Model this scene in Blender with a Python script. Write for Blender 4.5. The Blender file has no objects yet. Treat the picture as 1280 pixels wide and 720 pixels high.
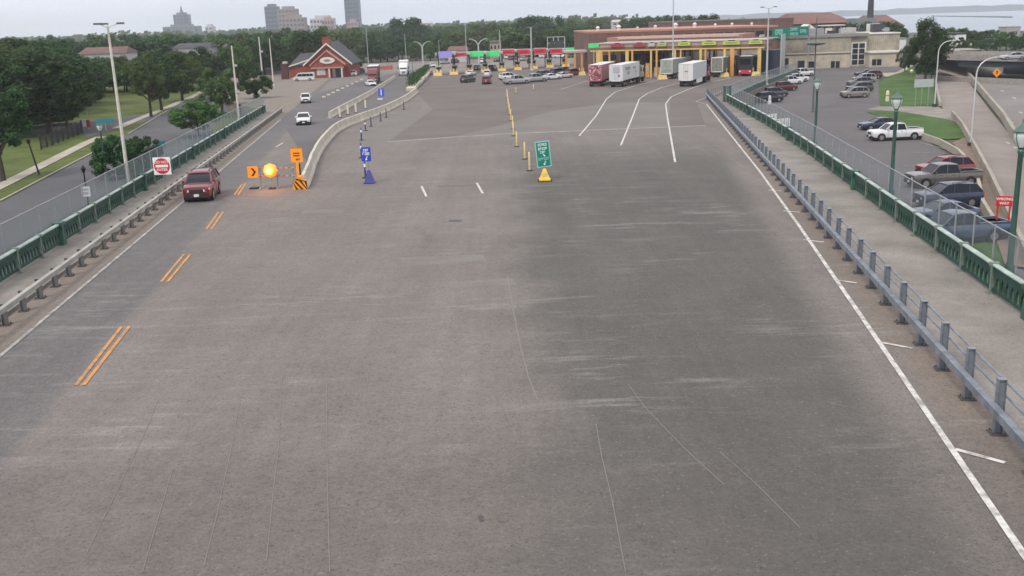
import bpy, bmesh, math, random
from mathutils import Vector, Matrix
random.seed(7)
sc = bpy.context.scene
# ------------------------------------------------------------------ camera
CAM_H = 10.0          # camera height above the deck (m)
SLOPE = 0.0125        # the deck falls gently away from the camera
FPX = 1241.0          # focal length in pixels of a 1280 px wide picture
ROLL = math.radians(2.0)
PITCH = math.radians(14.9256)
_r0 = Vector((1, 0, 0)); _u0 = Vector((0, math.sin(PITCH), math.cos(PITCH)))
FWD = Vector((0, math.cos(PITCH), -math.sin(PITCH)))
RGT = _r0*math.cos(ROLL) - _u0*math.sin(ROLL)
UPV = _u0*math.cos(ROLL) + _r0*math.sin(ROLL)
CAMP = Vector((0, 0, CAM_H))
cd = bpy.data.cameras.new('camera'); cam = bpy.data.objects.new('camera', cd)
sc.collection.objects.link(cam); sc.camera = cam
cd.sensor_width = 36.0; cd.lens = FPX/1280*36.0; cd.clip_start = 0.1; cd.clip_end = 60000
cam.matrix_world = Matrix(((RGT.x, UPV.x, -FWD.x, 0), (RGT.y, UPV.y, -FWD.y, 0), (RGT.z, UPV.z, -FWD.z, CAM_H), (0, 0, 0, 1)))
sc.render.resolution_x = 1024; sc.render.resolution_y = 576
# ------------------------------------------------------------------ world, sun, exposure (bright overcast afternoon)
SUN_EL, SUN_AZ = math.radians(48), math.radians(215)
w = bpy.data.worlds.new('World'); sc.world = w; w.use_nodes = True
nt = w.node_tree; nt.nodes.clear()
wo = nt.nodes.new('ShaderNodeOutputWorld'); bg = nt.nodes.new('ShaderNodeBackground')
sky = nt.nodes.new('ShaderNodeTexSky'); sky.sky_type = 'NISHITA'; sky.sun_disc = False
sky.sun_elevation = SUN_EL; sky.sun_rotation = SUN_AZ; sky.dust_density = 3.0; sky.air_density = 1.2
tc = nt.nodes.new('ShaderNodeTexCoord'); mp = nt.nodes.new('ShaderNodeMapping'); mp.inputs['Scale'].default_value = (1.0, 1.0, 5.0)
nz = nt.nodes.new('ShaderNodeTexNoise'); nz.inputs['Scale'].default_value = 2.2; nz.inputs['Detail'].default_value = 6; nz.inputs['Roughness'].default_value = .55
rp = nt.nodes.new('ShaderNodeValToRGB'); rp.color_ramp.elements[0].position = .32; rp.color_ramp.elements[1].position = .68
rp.color_ramp.elements[0].color = (.72,.72,.72,1); rp.color_ramp.elements[1].color = (.97,.97,.97,1)
mx = nt.nodes.new('ShaderNodeMixRGB'); # overcast cloud deck, dimmer and bluer low down than overhead
zs = nt.nodes.new('ShaderNodeSeparateXYZ'); nt.links.new(tc.outputs['Generated'], zs.inputs[0])
zm = nt.nodes.new('ShaderNodeMapRange'); zm.inputs['From Min'].default_value = 0.; zm.inputs['From Max'].default_value = .7; nt.links.new(zs.outputs['Z'], zm.inputs['Value'])
cc = nt.nodes.new('ShaderNodeMixRGB'); cc.inputs['Color1'].default_value = (7.5, 7.9, 9.1, 1); cc.inputs['Color2'].default_value = (11.2, 10.8, 10.9, 1); nt.links.new(zm.outputs[0], cc.inputs['Fac']); nt.links.new(cc.outputs['Color'], mx.inputs['Color2'])
nt.links.new(tc.outputs['Generated'], mp.inputs['Vector']); nt.links.new(mp.outputs['Vector'], nz.inputs['Vector'])
nt.links.new(nz.outputs['Fac'], rp.inputs['Fac']); nt.links.new(rp.outputs['Color'], mx.inputs['Fac'])
nt.links.new(sky.outputs['Color'], mx.inputs['Color1']); nt.links.new(mx.outputs['Color'], bg.inputs['Color'])
bg.inputs['Strength'].default_value = 0.10
nt.links.new(bg.outputs['Background'], wo.inputs['Surface'])
sd = bpy.data.lights.new('sun', 'SUN'); sd.energy = 1.5; sd.angle = math.radians(14); sd.color = (1, .92, .82)
so = bpy.data.objects.new('sun', sd); sc.collection.objects.link(so)
_sdir = Vector((math.sin(SUN_AZ)*math.cos(SUN_EL), math.cos(SUN_AZ)*math.cos(SUN_EL), math.sin(SUN_EL)))
so.rotation_euler = _sdir.to_track_quat('Z', 'Y').to_euler()
so.location = (0, 0, 60)
vs = sc.view_settings; vs.view_transform = 'Standard'; vs.look = 'None'; vs.gamma = 1.0; vs.exposure = 0.34; vs.use_curve_mapping = False
sc.cycles.transparent_max_bounces = 16; sc.cycles.volume_bounces = 1; sc.cycles.max_bounces = 5; sc.cycles.diffuse_bounces = 2; sc.cycles.glossy_bounces = 2; sc.cycles.transmission_bounces = 2

# ------------------------------------------------------------------ helpers
GZ = -4.2             # level of the lots and streets beside the raised deck
def ray(px, py): return FWD + RGT*((px-640)/FPX) - UPV*((py-360)/FPX)
def deck_z(y): return max(-SLOPE*y, -4.12)
def D(px, py):        # point of the deck surface seen at a photo position
    d = ray(px, py); t = -CAM_H/(d.z + SLOPE*d.y); p = CAMP + d*t
    if p.y*SLOPE > 4.12 or t < 0:
        t = (-4.12-CAM_H)/d.z; p = CAMP + d*t
    return p
def L(px, py, z=GZ):  # point of the low ground
    d = ray(px, py); return CAMP + d*((z-CAM_H)/d.z)
def A(px, py, Y):     # point at a known distance Y
    d = ray(px, py); return CAMP + d*(Y/d.y)
ROOT = sc.collection
MATS = {}
def _bsdf(name):
    m = bpy.data.materials.new(name); m.use_nodes = True; MATS[name] = m
    return m, m.node_tree, m.node_tree.nodes['Principled BSDF']
def mat(name, col, rough=.6, metal=0., var=.12, scale=3., bump=0., bscale=40., emit=None, coat=0.):
    """plain surface with slight procedural tone variation"""
    if name in MATS: return MATS[name]
    m, t, b = _bsdf(name)
    n = t.nodes.new('ShaderNodeTexNoise'); n.inputs['Scale'].default_value = scale; n.inputs['Detail'].default_value = 5
    co = t.nodes.new('ShaderNodeTexCoord'); t.links.new(co.outputs['Object'], n.inputs['Vector'])
    r = t.nodes.new('ShaderNodeValToRGB'); r.color_ramp.elements[0].position = .3; r.color_ramp.elements[1].position = .7
    r.color_ramp.elements[0].color = tuple(c*(1-var) for c in col)+(1,); r.color_ramp.elements[1].color = tuple(min(1, c*(1+var)) for c in col)+(1,)
    t.links.new(n.outputs['Fac'], r.inputs['Fac']); t.links.new(r.outputs['Color'], b.inputs['Base Color'])
    b.inputs['Roughness'].default_value = rough; b.inputs['Metallic'].default_value = metal; b.inputs['Coat Weight'].default_value = coat
    if bump:
        n2 = t.nodes.new('ShaderNodeTexNoise'); n2.inputs['Scale'].default_value = bscale; n2.inputs['Detail'].default_value = 4
        t.links.new(co.outputs['Object'], n2.inputs['Vector'])
        bp = t.nodes.new('ShaderNodeBump'); bp.inputs['Strength'].default_value = bump; bp.inputs['Distance'].default_value = .05
        t.links.new(n2.outputs['Fac'], bp.inputs['Height']); t.links.new(bp.outputs['Normal'], b.inputs['Normal'])
    if emit:
        b.inputs['Emission Color'].default_value = tuple(emit[:3])+(1,); b.inputs['Emission Strength'].default_value = emit[3]
    return m
def paint(name, col, wear=.35, under=(.15,.147,.145), scale=2.5, rough=.7):
    """road paint worn through to the pavement"""
    m, t, b = _bsdf(name)
    co = t.nodes.new('ShaderNodeTexCoord'); n = t.nodes.new('ShaderNodeTexNoise'); n.inputs['Scale'].default_value = scale; n.inputs['Detail'].default_value = 9; n.inputs['Roughness'].default_value = .7
    t.links.new(co.outputs['Object'], n.inputs['Vector'])
    r = t.nodes.new('ShaderNodeValToRGB'); r.color_ramp.elements[0].position = max(0, wear-.12); r.color_ramp.elements[1].position = wear+.15
    r.color_ramp.elements[0].color = tuple(under)+(1,); r.color_ramp.elements[1].color = tuple(col)+(1,)
    t.links.new(n.outputs['Fac'], r.inputs['Fac']); t.links.new(r.outputs['Color'], b.inputs['Base Color']); b.inputs['Roughness'].default_value = rough
    return m
class MB:
    def __init__(s): s.v = []; s.f = []
    def _add(s, vs, fs):
        o = len(s.v); s.v += [tuple(p) for p in vs]; s.f += [tuple(i+o for i in f) for f in fs]; return s
    def box(s, x0, x1, y0, y1, z0, z1, M=None):
        vs = [Vector(p) for p in ((x0,y0,z0),(x1,y0,z0),(x1,y1,z0),(x0,y1,z0),(x0,y0,z1),(x1,y0,z1),(x1,y1,z1),(x0,y1,z1))]
        if M: vs = [M @ p for p in vs]
        return s._add(vs, ((0,3,2,1),(4,5,6,7),(0,1,5,4),(1,2,6,5),(2,3,7,6),(3,0,4,7)))
    def cyl(s, p0, p1, r0, r1=None, n=10, cap=True):
        r1 = r0 if r1 is None else r1; p0 = Vector(p0); p1 = Vector(p1); d = (p1-p0).normalized()
        a = d.orthogonal().normalized(); b = d.cross(a)
        ring = [(a*math.cos(2*math.pi*k/n)+b*math.sin(2*math.pi*k/n)) for k in range(n)]
        vs = [p0+q*r0 for q in ring]+[p1+q*r1 for q in ring]
        fs = [(k, (k+1) % n, n+(k+1) % n, n+k) for k in range(n)]
        if cap: fs += [tuple(range(n-1, -1, -1)), tuple(range(n, 2*n))]
        return s._add(vs, fs)
    def tube(s, pts, rs, n=8):
        if not isinstance(rs, (list, tuple)): rs = [rs]*len(pts)
        pts = [Vector(p) for p in pts]; vs = []; fs = []; a = None
        for i, p in enumerate(pts):
            d = (pts[min(i+1, len(pts)-1)]-pts[max(i-1, 0)]).normalized()
            a = d.orthogonal().normalized() if a is None else (a-d*a.dot(d)).normalized()
            b = d.cross(a)
            vs += [p+(a*math.cos(2*math.pi*k/n)+b*math.sin(2*math.pi*k/n))*rs[i] for k in range(n)]
        for i in range(len(pts)-1):
            fs += [(i*n+k, i*n+(k+1) % n, (i+1)*n+(k+1) % n, (i+1)*n+k) for k in range(n)]
        fs += [tuple(range(n-1, -1, -1)), tuple(range((len(pts)-1)*n, len(pts)*n))]
        return s._add(vs, fs)
    def lathe(s, prof, n=12, c=(0, 0, 0)):
        vs = []; fs = []
        for r, z in prof: vs += [(c[0]+r*math.cos(2*math.pi*k/n), c[1]+r*math.sin(2*math.pi*k/n), c[2]+z) for k in range(n)]
        for i in range(len(prof)-1): fs += [(i*n+k, i*n+(k+1) % n, (i+1)*n+(k+1) % n, (i+1)*n+k) for k in range(n)]
        fs += [tuple(range(n-1, -1, -1)), tuple(range((len(prof)-1)*n, len(prof)*n))]
        return s._add(vs, fs)
    def prism(s, poly, z0, z1):           # plan outline raised from z0 to z1
        n = len(poly); vs = [(p[0], p[1], z0) for p in poly]+[(p[0], p[1], z1) for p in poly]
        return s._add(vs, [tuple(range(n-1, -1, -1)), tuple(range(n, 2*n))]+[(k, (k+1) % n, n+(k+1) % n, n+k) for k in range(n)])
    def side(s, poly, y0, y1, M=None):    # (x,z) outline extruded along y
        n = len(poly); vs = [Vector((p[0], y0, p[1])) for p in poly]+[Vector((p[0], y1, p[1])) for p in poly]
        if M: vs = [M @ p for p in vs]
        return s._add(vs, [tuple(range(n)), tuple(range(2*n-1, n-1, -1))]+[(k, n+k, n+(k+1) % n, (k+1) % n) for k in range(n)])
    def face(s, pts): return s._add(pts, [tuple(range(len(pts)))])
    def loft(s, rings, cap=True, closed=True):
        n = len(rings[0]); vs = [p for r in rings for p in r]; fs = []
        for i in range(len(rings)-1):
            for k in range(n if closed else n-1):
                fs.append((i*n+k, i*n+(k+1) % n, (i+1)*n+(k+1) % n, (i+1)*n+k))
        if cap: fs += [tuple(range(n-1, -1, -1)), tuple(range((len(rings)-1)*n, len(rings)*n))]
        return s._add(vs, fs)
    def mesh(s, name, smooth=None):
        me = bpy.data.meshes.new(name); me.from_pydata(s.v, [], s.f)
        bm = bmesh.new(); bm.from_mesh(me); bmesh.ops.recalc_face_normals(bm, faces=bm.faces[:]); bm.to_mesh(me); bm.free()
        if smooth:
            for p in me.polygons: p.use_smooth = True
            me.set_sharp_from_angle(angle=math.radians(smooth))
        return me
    def build(s, name, m, parent=None, smooth=None, loc=None):
        me = s.mesh(name, smooth); me.materials.append(m)
        return link(name, me, parent, loc)
def link(name, me, parent=None, loc=None, rz=0.):
    o = bpy.data.objects.new(name, me); ROOT.objects.link(o)
    if parent: o.parent = parent
    if loc is not None: o.location = loc
    if rz: o.rotation_euler.z = rz
    return o
def shared(name, me, m, parent, loc=None, rz=0.):   # shares mesh data, carries its own material
    if not me.materials: me.materials.append(None)
    o = link(name, me, parent, loc, rz)
    o.material_slots[0].link = 'OBJECT'; o.material_slots[0].material = m
    return o
def tag(o, label, cat, group=None):
    o['label'] = label; o['category'] = cat
    if group: o['group'] = group
    return o
def thing(name, label, cat, loc, rz=0., group=None, scale=None):
    o = bpy.data.objects.new(name, None); ROOT.objects.link(o); o.location = loc; o.rotation_euler = (0, 0, rz)
    o.empty_display_size = .3
    if scale: o.scale = scale
    return tag(o, label, cat, group)
def struct(o): o['kind'] = 'structure'; return o
CACHE = {}
def cached(key, fn, smooth=None):
    if key not in CACHE: CACHE[key] = fn().mesh(key, smooth)
    return CACHE[key]
def rot(a): return Matrix.Rotation(a, 4, 'Z')
def text_mesh(s, size):
    c = bpy.data.curves.new('txt', 'FONT'); c.body = s; c.size = size; c.align_x = 'CENTER'; c.align_y = 'CENTER'; c.offset = size*.015
    o = bpy.data.objects.new('txt', c); ROOT.objects.link(o); bpy.context.view_layer.update()
    me = bpy.data.meshes.new_from_object(o); bpy.data.objects.remove(o); me.name = 'lettering'; me.materials.clear()
    return me
def lettering(s, size, m, parent, loc, up=(math.pi/2, 0, 0), sx=1.):
    me = text_mesh(s, size); me.materials.append(m); o = link('lettering', me, parent, loc); o.rotation_euler = up; o.scale = (sx, 1, 1); return o
ORD = ['first','second','third','fourth','fifth','sixth','seventh','eighth','ninth','tenth','eleventh','twelfth','thirteenth','fourteenth','fifteenth','sixteenth','seventeenth','eighteenth','nineteenth','twentieth']
# ------------------------------------------------------------------ materials of the setting
def asphalt_deck():
    m, t, b = _bsdf('deck_asphalt'); N = t.nodes.new; K = t.links.new
    co = N('ShaderNodeTexCoord'); sp = N('ShaderNodeSeparateXYZ'); K(co.outputs['Object'], sp.inputs[0])
    def noise(scale, det, rough, mscale=(1,1,1), dist=0.):
        mpn = N('ShaderNodeMapping'); mpn.inputs['Scale'].default_value = mscale; K(co.outputs['Object'], mpn.inputs['Vector'])
        n = N('ShaderNodeTexNoise'); n.inputs['Scale'].default_value = scale; n.inputs['Detail'].default_value = min(det, 4); n.inputs['Roughness'].default_value = rough; n.inputs['Distortion'].default_value = dist
        K(mpn.outputs[0], n.inputs['Vector']); return n.outputs['Fac']
    def math_(op, a, bb=None, c=None):
        n = N('ShaderNodeMath'); n.operation = op
        for i, q in enumerate((a, bb, c)):
            if q is None: continue
            if isinstance(q, (int, float)): n.inputs[i].default_value = q
            else: K(q, n.inputs[i])
        return n.outputs[0]
    def ramp(f, p0, p1, c0=(0,0,0,1), c1=(1,1,1,1)):
        r = N('ShaderNodeValToRGB'); r.color_ramp.elements[0].position = p0; r.color_ramp.elements[1].position = p1
        r.color_ramp.elements[0].color = c0; r.color_ramp.elements[1].color = c1; K(f, r.inputs[0]); return r.outputs['Color']
    def mix(f, a, bb, mode='MIX'):
        n = N('ShaderNodeMixRGB'); n.blend_type = mode
        if isinstance(f, (int, float)): n.inputs[0].default_value = f
        else: K(f, n.inputs[0])
        for i, q in ((1, a), (2, bb)):
            if isinstance(q, tuple): n.inputs[i].default_value = q
            else: K(q, n.inputs[i])
        return n.outputs[0]
    def mr(f, a0, a1, sm=True):
        n = N('ShaderNodeMapRange'); n.interpolation_type = 'SMOOTHSTEP' if sm else 'LINEAR'
        n.inputs['From Min'].default_value = a0; n.inputs['From Max'].default_value = a1; K(f, n.inputs['Value']); return n.outputs[0]
    X, Y = sp.outputs['X'], sp.outputs['Y']
    big = noise(.12, 5, .6); mid = noise(.9, 6, .65)
    base = mix(ramp(big, .35, .65), (.168,.152,.140,1), (.203,.184,.171,1))
    base = mix(math_('MULTIPLY', ramp(mid, .35, .7), .35), base, (.142,.130,.121,1))
    # older, darker overlay right of centre; its seam runs with the lanes and is soft towards the plaza
    wob = math_('MULTIPLY', math_('SUBTRACT', noise(.22, 6, .65), .5), 6.5)
    e1 = math_('ADD', math_('SUBTRACT', X, math_('MULTIPLY', Y, -.012)), wob)
    right = mr(e1, -.6, 3.6); right = math_('MULTIPLY', right, mr(math_('SUBTRACT', X, math_('MULTIPLY', Y, .1425)), 7.0, 5.2))
    right = math_('MULTIPLY', right, mr(Y, 104, 70))
    base = mix(math_('MULTIPLY', right, math_('ADD', .72, math_('MULTIPLY', ramp(noise(.35, 5, .6), .3, .7), .28))), base, (.088,.086,.079,1))
    # bluish lane at the far left
    u = math_('ADD', X, math_('MULTIPLY', Y, .137)); left = mr(math_('ADD', u, math_('MULTIPLY', wob, .2)), -9.4, -10.2)
    base = mix(math_('MULTIPLY', left, .75), base, (.118,.116,.122,1))
    # sandy dirt along the right shoulder
    v = math_('SUBTRACT', X, math_('MULTIPLY', Y, .1425)); sh = mr(v, 7.3, 8.5)
    base = mix(math_('MULTIPLY', sh, math_('ADD', .35, math_('MULTIPLY', ramp(noise(1.4, 6, .7), .35, .7), .6))), base, (.215,.172,.135,1))
    v2 = math_('ADD', X, math_('MULTIPLY', Y, .1265)); sl = mr(v2, -13.35, -13.9)
    base = mix(math_('MULTIPLY', sl, .85), base, (.235,.20,.168,1))
    # scuffs lying across the lanes and wear along them
    sc_ = ramp(noise(1., 7, .7, (.26, 1.5, 1)), .54, .70)
    base = mix(math_('MULTIPLY', sc_, math_('MULTIPLY', ramp(noise(.10, 3, .5), .40, .60), .75)), base, (.27,.255,.245,1))
    st = ramp(noise(1., 5, .65, (1.9, .05, 1), .4), .40, .72)
    base = mix(.22, base, mix(st, (.75,.75,.75,1), (1.18,1.18,1.18,1)), 'MULTIPLY')
    near = mr(math_('ADD', Y, math_('MULTIPLY', wob, .5)), 25, 21); base = mix(math_('MULTIPLY', near, .45), base, (.102,.093,.088,1))
    blot = noise(2.3, 6, .7); base = mix(.5, base, mix(ramp(blot, .3, .7), (.8,.8,.8,1), (1.16,1.16,1.16,1)), 'MULTIPLY')
    wheel = ramp(noise(1., 3, .5, (.45, .012, 1), .2), .35, .65)
    base = mix(.34, base, mix(wheel, (.82,.82,.83,1), (1.12,1.12,1.11,1)), 'MULTIPLY')
    # tining across the deck and aggregate speckle
    grain = noise(9., 4, .75); spk = ramp(noise(17., 3, .7), .57, .66)
    base = mix(.8, base, mix(grain, (.45,.45,.45,1), (1.5,1.5,1.5,1)), 'MULTIPLY')
    base = mix(math_('MULTIPLY', spk, .75), base, (.045,.043,.042,1))
    base = mix(math_('MULTIPLY', ramp(noise(6.5, 5, .85), .57, .64), .55), base, (.060,.056,.052,1)); base = mix(math_('MULTIPLY', ramp(noise(8.3, 5, .85), .60, .66), .45), base, (.30,.285,.265,1))
    oil = math_('MULTIPLY', ramp(noise(1., 5, .6, (.8, .22, 1)), .58, .74), ramp(noise(.07, 2, .5), .45, .6)); base = mix(math_('MULTIPLY', oil, .35), base, (.075,.07,.066,1))
    cr = N('ShaderNodeTexVoronoi'); cr.feature = 'DISTANCE_TO_EDGE'; cr.inputs['Scale'].default_value = .11
    dm = N('ShaderNodeVectorMath'); dm.operation = 'ADD'; nn = N('ShaderNodeTexNoise'); nn.inputs['Scale'].default_value = .8; nn.inputs['Detail'].default_value = 5; K(co.outputs['Object'], nn.inputs['Vector'])
    K(co.outputs['Object'], dm.inputs[0]); K(nn.outputs['Color'], dm.inputs[1]); K(dm.outputs[0], cr.inputs['Vector'])
    crk = ramp(cr.outputs['Distance'], .0, .0035, (1,1,1,1), (0,0,0,1))
    base = mix(math_('MULTIPLY', crk, .10), base, (.06,.058,.056,1))
    K(base, b.inputs['Base Color']); b.inputs['Roughness'].default_value = .85; b.inputs['Specular IOR Level'].default_value = .3
    wv = N('ShaderNodeTexWave'); wv.bands_direction = 'Y'; wv.inputs['Scale'].default_value = 5.; wv.inputs['Distortion'].default_value = 1.5; K(co.outputs['Object'], wv.inputs['Vector'])
    bh = math_('ADD', grain, math_('MULTIPLY', wv.outputs['Fac'], .25))
    bp = N('ShaderNodeBump'); bp.inputs['Strength'].default_value = .35; bp.inputs['Distance'].default_value = .03; K(bh, bp.inputs['Height']); K(bp.outputs[0], b.inputs['Normal'])
    return m
def two_tone(name, c0, c1, scale=.4, rough=.9, p=(.35, .65), fine=None, bump=.3, bscale=12.):
    m, t, b = _bsdf(name); N = t.nodes.new; K = t.links.new
    co = N('ShaderNodeTexCoord'); n = N('ShaderNodeTexNoise'); n.inputs['Scale'].default_value = scale; n.inputs['Detail'].default_value = 8; n.inputs['Roughness'].default_value = .65
    K(co.outputs['Object'], n.inputs['Vector']); r = N('ShaderNodeValToRGB'); r.color_ramp.elements[0].position, r.color_ramp.elements[1].position = p
    r.color_ramp.elements[0].color = c0+(1,); r.color_ramp.elements[1].color = c1+(1,); K(n.outputs['Fac'], r.inputs[0])
    n2 = N('ShaderNodeTexNoise'); n2.inputs['Scale'].default_value = bscale; n2.inputs['Detail'].default_value = 6; K(co.outputs['Object'], n2.inputs['Vector'])
    mxx = N('ShaderNodeMixRGB'); mxx.blend_type = 'MULTIPLY'; mxx.inputs[0].default_value = .5; r2 = N('ShaderNodeValToRGB'); r2.color_ramp.elements[0].color = (.55,.55,.55,1); r2.color_ramp.elements[1].color = (1.4,1.4,1.4,1); r2.color_ramp.elements[0].position = .25; r2.color_ramp.elements[1].position = .75
    K(n2.outputs['Fac'], r2.inputs[0]); K(r.outputs['Color'], mxx.inputs[1]); K(r2.outputs['Color'], mxx.inputs[2]); K(mxx.outputs[0], b.inputs['Base Color'])
    b.inputs['Roughness'].default_value = rough; b.inputs['Specular IOR Level'].default_value = .25
    bp = N('ShaderNodeBump'); bp.inputs['Strength'].default_value = bump; bp.inputs['Distance'].default_value = .03; K(n2.outputs['Fac'], bp.inputs['Height']); K(bp.outputs[0], b.inputs['Normal'])
    return m
M_deck = asphalt_deck()
M_plaza = two_tone('plaza_pavement', (.120,.106,.098), (.152,.136,.126), .12)
M_plaza2 = two_tone('plaza_pale_pavement', (.150,.140,.130), (.185,.173,.161), .12)
M_joint = two_tone('joint_concrete', (.24,.225,.21), (.33,.31,.295), .5)
M_lot = two_tone('lot_asphalt', (.105,.10,.105), (.135,.13,.133), .07)
M_street = two_tone('street_asphalt', (.085,.086,.094), (.115,.115,.122), .07)
M_walk = two_tone('walk_concrete', (.185,.172,.158), (.275,.258,.236), .3)
M_walk2 = two_tone('pale_walk_concrete', (.30,.28,.23), (.42,.39,.33), .3)
M_grass = two_tone('grass', (.050,.080,.014), (.105,.130,.03), .22, bscale=2.5)
M_lawn = two_tone('mown_lawn', (.036,.085,.018), (.070,.130,.030), .2, bscale=2.5)
M_dirt = two_tone('dirt', (.22,.14,.085), (.30,.20,.13), .2)
M_land = two_tone('land', (.035,.055,.022), (.10,.095,.08), .01, p=(.42,.58), bscale=.3)
M_conc = two_tone('barrier_concrete', (.42,.385,.32), (.58,.535,.455), .6, bscale=6.)
M_wallc = two_tone('wall_concrete', (.26,.235,.20), (.36,.33,.285), .35, bscale=4.)
M_white = paint('white_road_paint', (.62,.61,.58), .42)
M_whitew = paint('worn_white_road_paint', (.46,.45,.43), .50)
M_orange = paint('yellow_road_paint', (.58,.25,.04), .44)
M_seam = paint('seam_dust', (.20,.188,.178), .5, (.15,.14,.132), scale=6.)
M_dark = paint('dark_patch', (.06,.06,.06), .3)
# ------------------------------------------------------------------ ground, lake, far shore
def sheet(name, pts, m, parent=None, kind=True):
    o = MB().face(pts).build(name, m, parent)
    return struct(o) if kind and not parent else o
def fl(pxs, z=GZ): return [L(x, y, GZ).xy.to_3d()+Vector((0, 0, z)) for x, y in pxs]
GND = GZ-.1
SHORE = [(-420, 1500), (-60, 1250), (100, 900), (200, 720), (300, 600), (560, 500), (1300, 380)]
gp = [(-6500, -60), (900, -60), (1300, 380)] + SHORE[::-1][1:] + [(-900, 1800), (-1500, 6500), (-6500, 6500)]
sheet('ground', [(x, y, GND) for x, y in gp], M_land)
mw, tw, bw = _bsdf('lake_water'); bw.inputs['Base Color'].default_value = (.10,.16,.20,1); bw.inputs['Roughness'].default_value = .22
_n = tw.nodes.new('ShaderNodeTexNoise'); _n.inputs['Scale'].default_value = .05; _n.inputs['Detail'].default_value = 6; _c = tw.nodes.new('ShaderNodeTexCoord'); tw.links.new(_c.outputs['Object'], _n.inputs['Vector'])
_b = tw.nodes.new('ShaderNodeBump'); _b.inputs['Strength'].default_value = .4; _b.inputs['Distance'].default_value = 1.; tw.links.new(_n.outputs['Fac'], _b.inputs['Height']); tw.links.new(_b.outputs[0], bw.inputs['Normal'])
sheet('lake', [(-1500, 350, -12), (7000, 200, -12), (7000, 7000, -12), (-1500, 7000, -12)], mw)
mb = MB()
for i in range(len(SHORE)-1):
    (a0, b0), (a1, b1) = SHORE[i], SHORE[i+1]
    mb.face([(a0, b0, GND), (a1, b1, GND), (a1+15, b1+30, -12.5), (a0+15, b0+30, -12.5)])
struct(mb.build('shore_bank', M_land))
M_hill = two_tone('far_shore', (.022,.038,.045), (.035,.052,.06), .002, bscale=.02)
def ridge(name, a0, a1, R, zb, hs, depth, seed):
    rnd = random.Random(seed); mb = MB(); n = 60; ringA = []
    for i in range(n+1):
        a = a0+(a1-a0)*i/n; h = hs[0]+(hs[1]-hs[0])*i/n; h *= .8+.35*rnd.random()
        c, s_ = math.sin(a), math.cos(a)
        ringA.append([(c*R, s_*R, zb), (c*(R+depth*.3), s_*(R+depth*.3), zb+h*.8), (c*(R+depth*.6), s_*(R+depth*.6), zb+h), (c*(R+depth), s_*(R+depth), zb)])
    mb.loft(ringA, closed=False); return struct(mb.build(name, M_hill, smooth=80))
ridge('far_shore', math.radians(2), math.radians(46), 5200, -12, (27, 27), 500, 3)
ridge('far_hills', math.radians(-45), math.radians(6), 4300, GND, (26, 26), 900, 4)
# breakwater on the lake
p0 = L(1166, 20.5, -12); p1 = L(1263, 22.0, -12)
o = MB().side([(-7, -2), (-3, 2.2), (3, 2.2), (7, -2)], -.5, .5).build('breakwater', M_hill)
o.location = ((p0.x+p1.x)/2, (p0.y+p1.y)/2, -12); dv = p1-p0; o.rotation_euler.z = math.atan2(dv.y, dv.x)-math.pi/2; o.scale = (1, dv.length, 1)
tag(o, 'long low dark breakwater lying in the lake', 'breakwater')
# ------------------------------------------------------------------ the raised deck and plaza: one solid with a sloping top
def lgx(y): return -19.34-.1265*(y-36.5)            # line of the left guard rail
def rgx(y): return 11.98+.1425*(y-22.97)            # line of the right guard rail
RBAL = [(14.4, 8.), (17.84, 35.6), (19.83, 50.2), (24.0, 80.), (26.85, 102.5), (28.6, 120.), (30.7, 140.)]
REND = [(30.7, 140.), tuple(D(944, 111).xy), tuple(D(997, 90).xy)]
def poly_x(pl, y):
    for (x0, y0), (x1, y1) in zip(pl, pl[1:]):
        if y <= y1 or (x1, y1) == pl[-1]: return x0+(x1-x0)*(y-y0)/(y1-y0)
LB = 2.45
edge_l = [(lgx(y)-LB-.35, y) for y in (-12, 30, 80, 120, 158)]+[(-46, 176), (-72, 245), (-100, 329)]
edge_r = [(RBAL[0][0]-2.3, -12)]+[(x+.35, y) for x, y in RBAL]+[(x+.5, y-.3) for x, y in REND[1:]]+[(70, 262), (72, 329)]
def decksolid(name, m, outline, zoff=0., skirt=True):
    top = [(x, y, deck_z(y)+zoff) for x, y in outline]; mb = MB(); mb.face(top)
    if skirt:
        for i in range(len(top)):
            a, b_ = top[i], top[(i+1) % len(top)]; mb.face([a, b_, (b_[0], b_[1], -4.6), (a[0], a[1], -4.6)])
    o = mb.build(name, m); return o
deck = struct(decksolid('deck', M_deck, edge_l+edge_r[::-1]))
# note: the plaza is planar up to y = 329 so one polygon serves
def dsheet(name, pxs, m, lift, parent=deck):
    return MB().face([D(x, y)+Vector((0, 0, lift)) for x, y in pxs]).build(name, m, parent)
dsheet('plaza_pavement', [(486,176.5),(640,166.5),(760,162),(882,156.5),(872,131),(905,117),(962,97),(990,86),(744,86),(700,86),(560,94),(536,100),(522,117),(541,137)], M_plaza, .006)
dsheet('pale_pavement', [(560,172.5),(640,167),(760,162.5),(835,158.5),(838,128),(770,128),(690,139),(620,158)], M_plaza2, .012)
dsheet('pale_pavement', [(446,150),(541,136.6),(487,175.5),(440,178)], M_plaza2, .006)
dsheet('left_roadway', [(350,149),(372,132),(395,118),(440,104),(500,90),(535,84),(545,92),(521,113),(470,140),(425,158),(404,180),(388,210)], M_lot, .006)
def strip(pts, wd, m, name, lift=.018, parent=deck, px=True, low=False):
    w3 = [(L(*p)+Vector((0, 0, lift)) if low else D(*p)+Vector((0, 0, lift))) if px else Vector(tuple(p[:2])+(0.,)) for p in pts]
    mb = MB(); ring = []
    for i, p in enumerate(w3):
        d = (w3[min(i+1, len(w3)-1)]-w3[max(i-1, 0)]); d.z = 0; d.normalize(); n = Vector((-d.y, d.x, 0))*wd/2
        ring.append([p+n, p-n])
    mb.loft(ring, cap=False, closed=False); return mb.build(name, m, parent)
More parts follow.
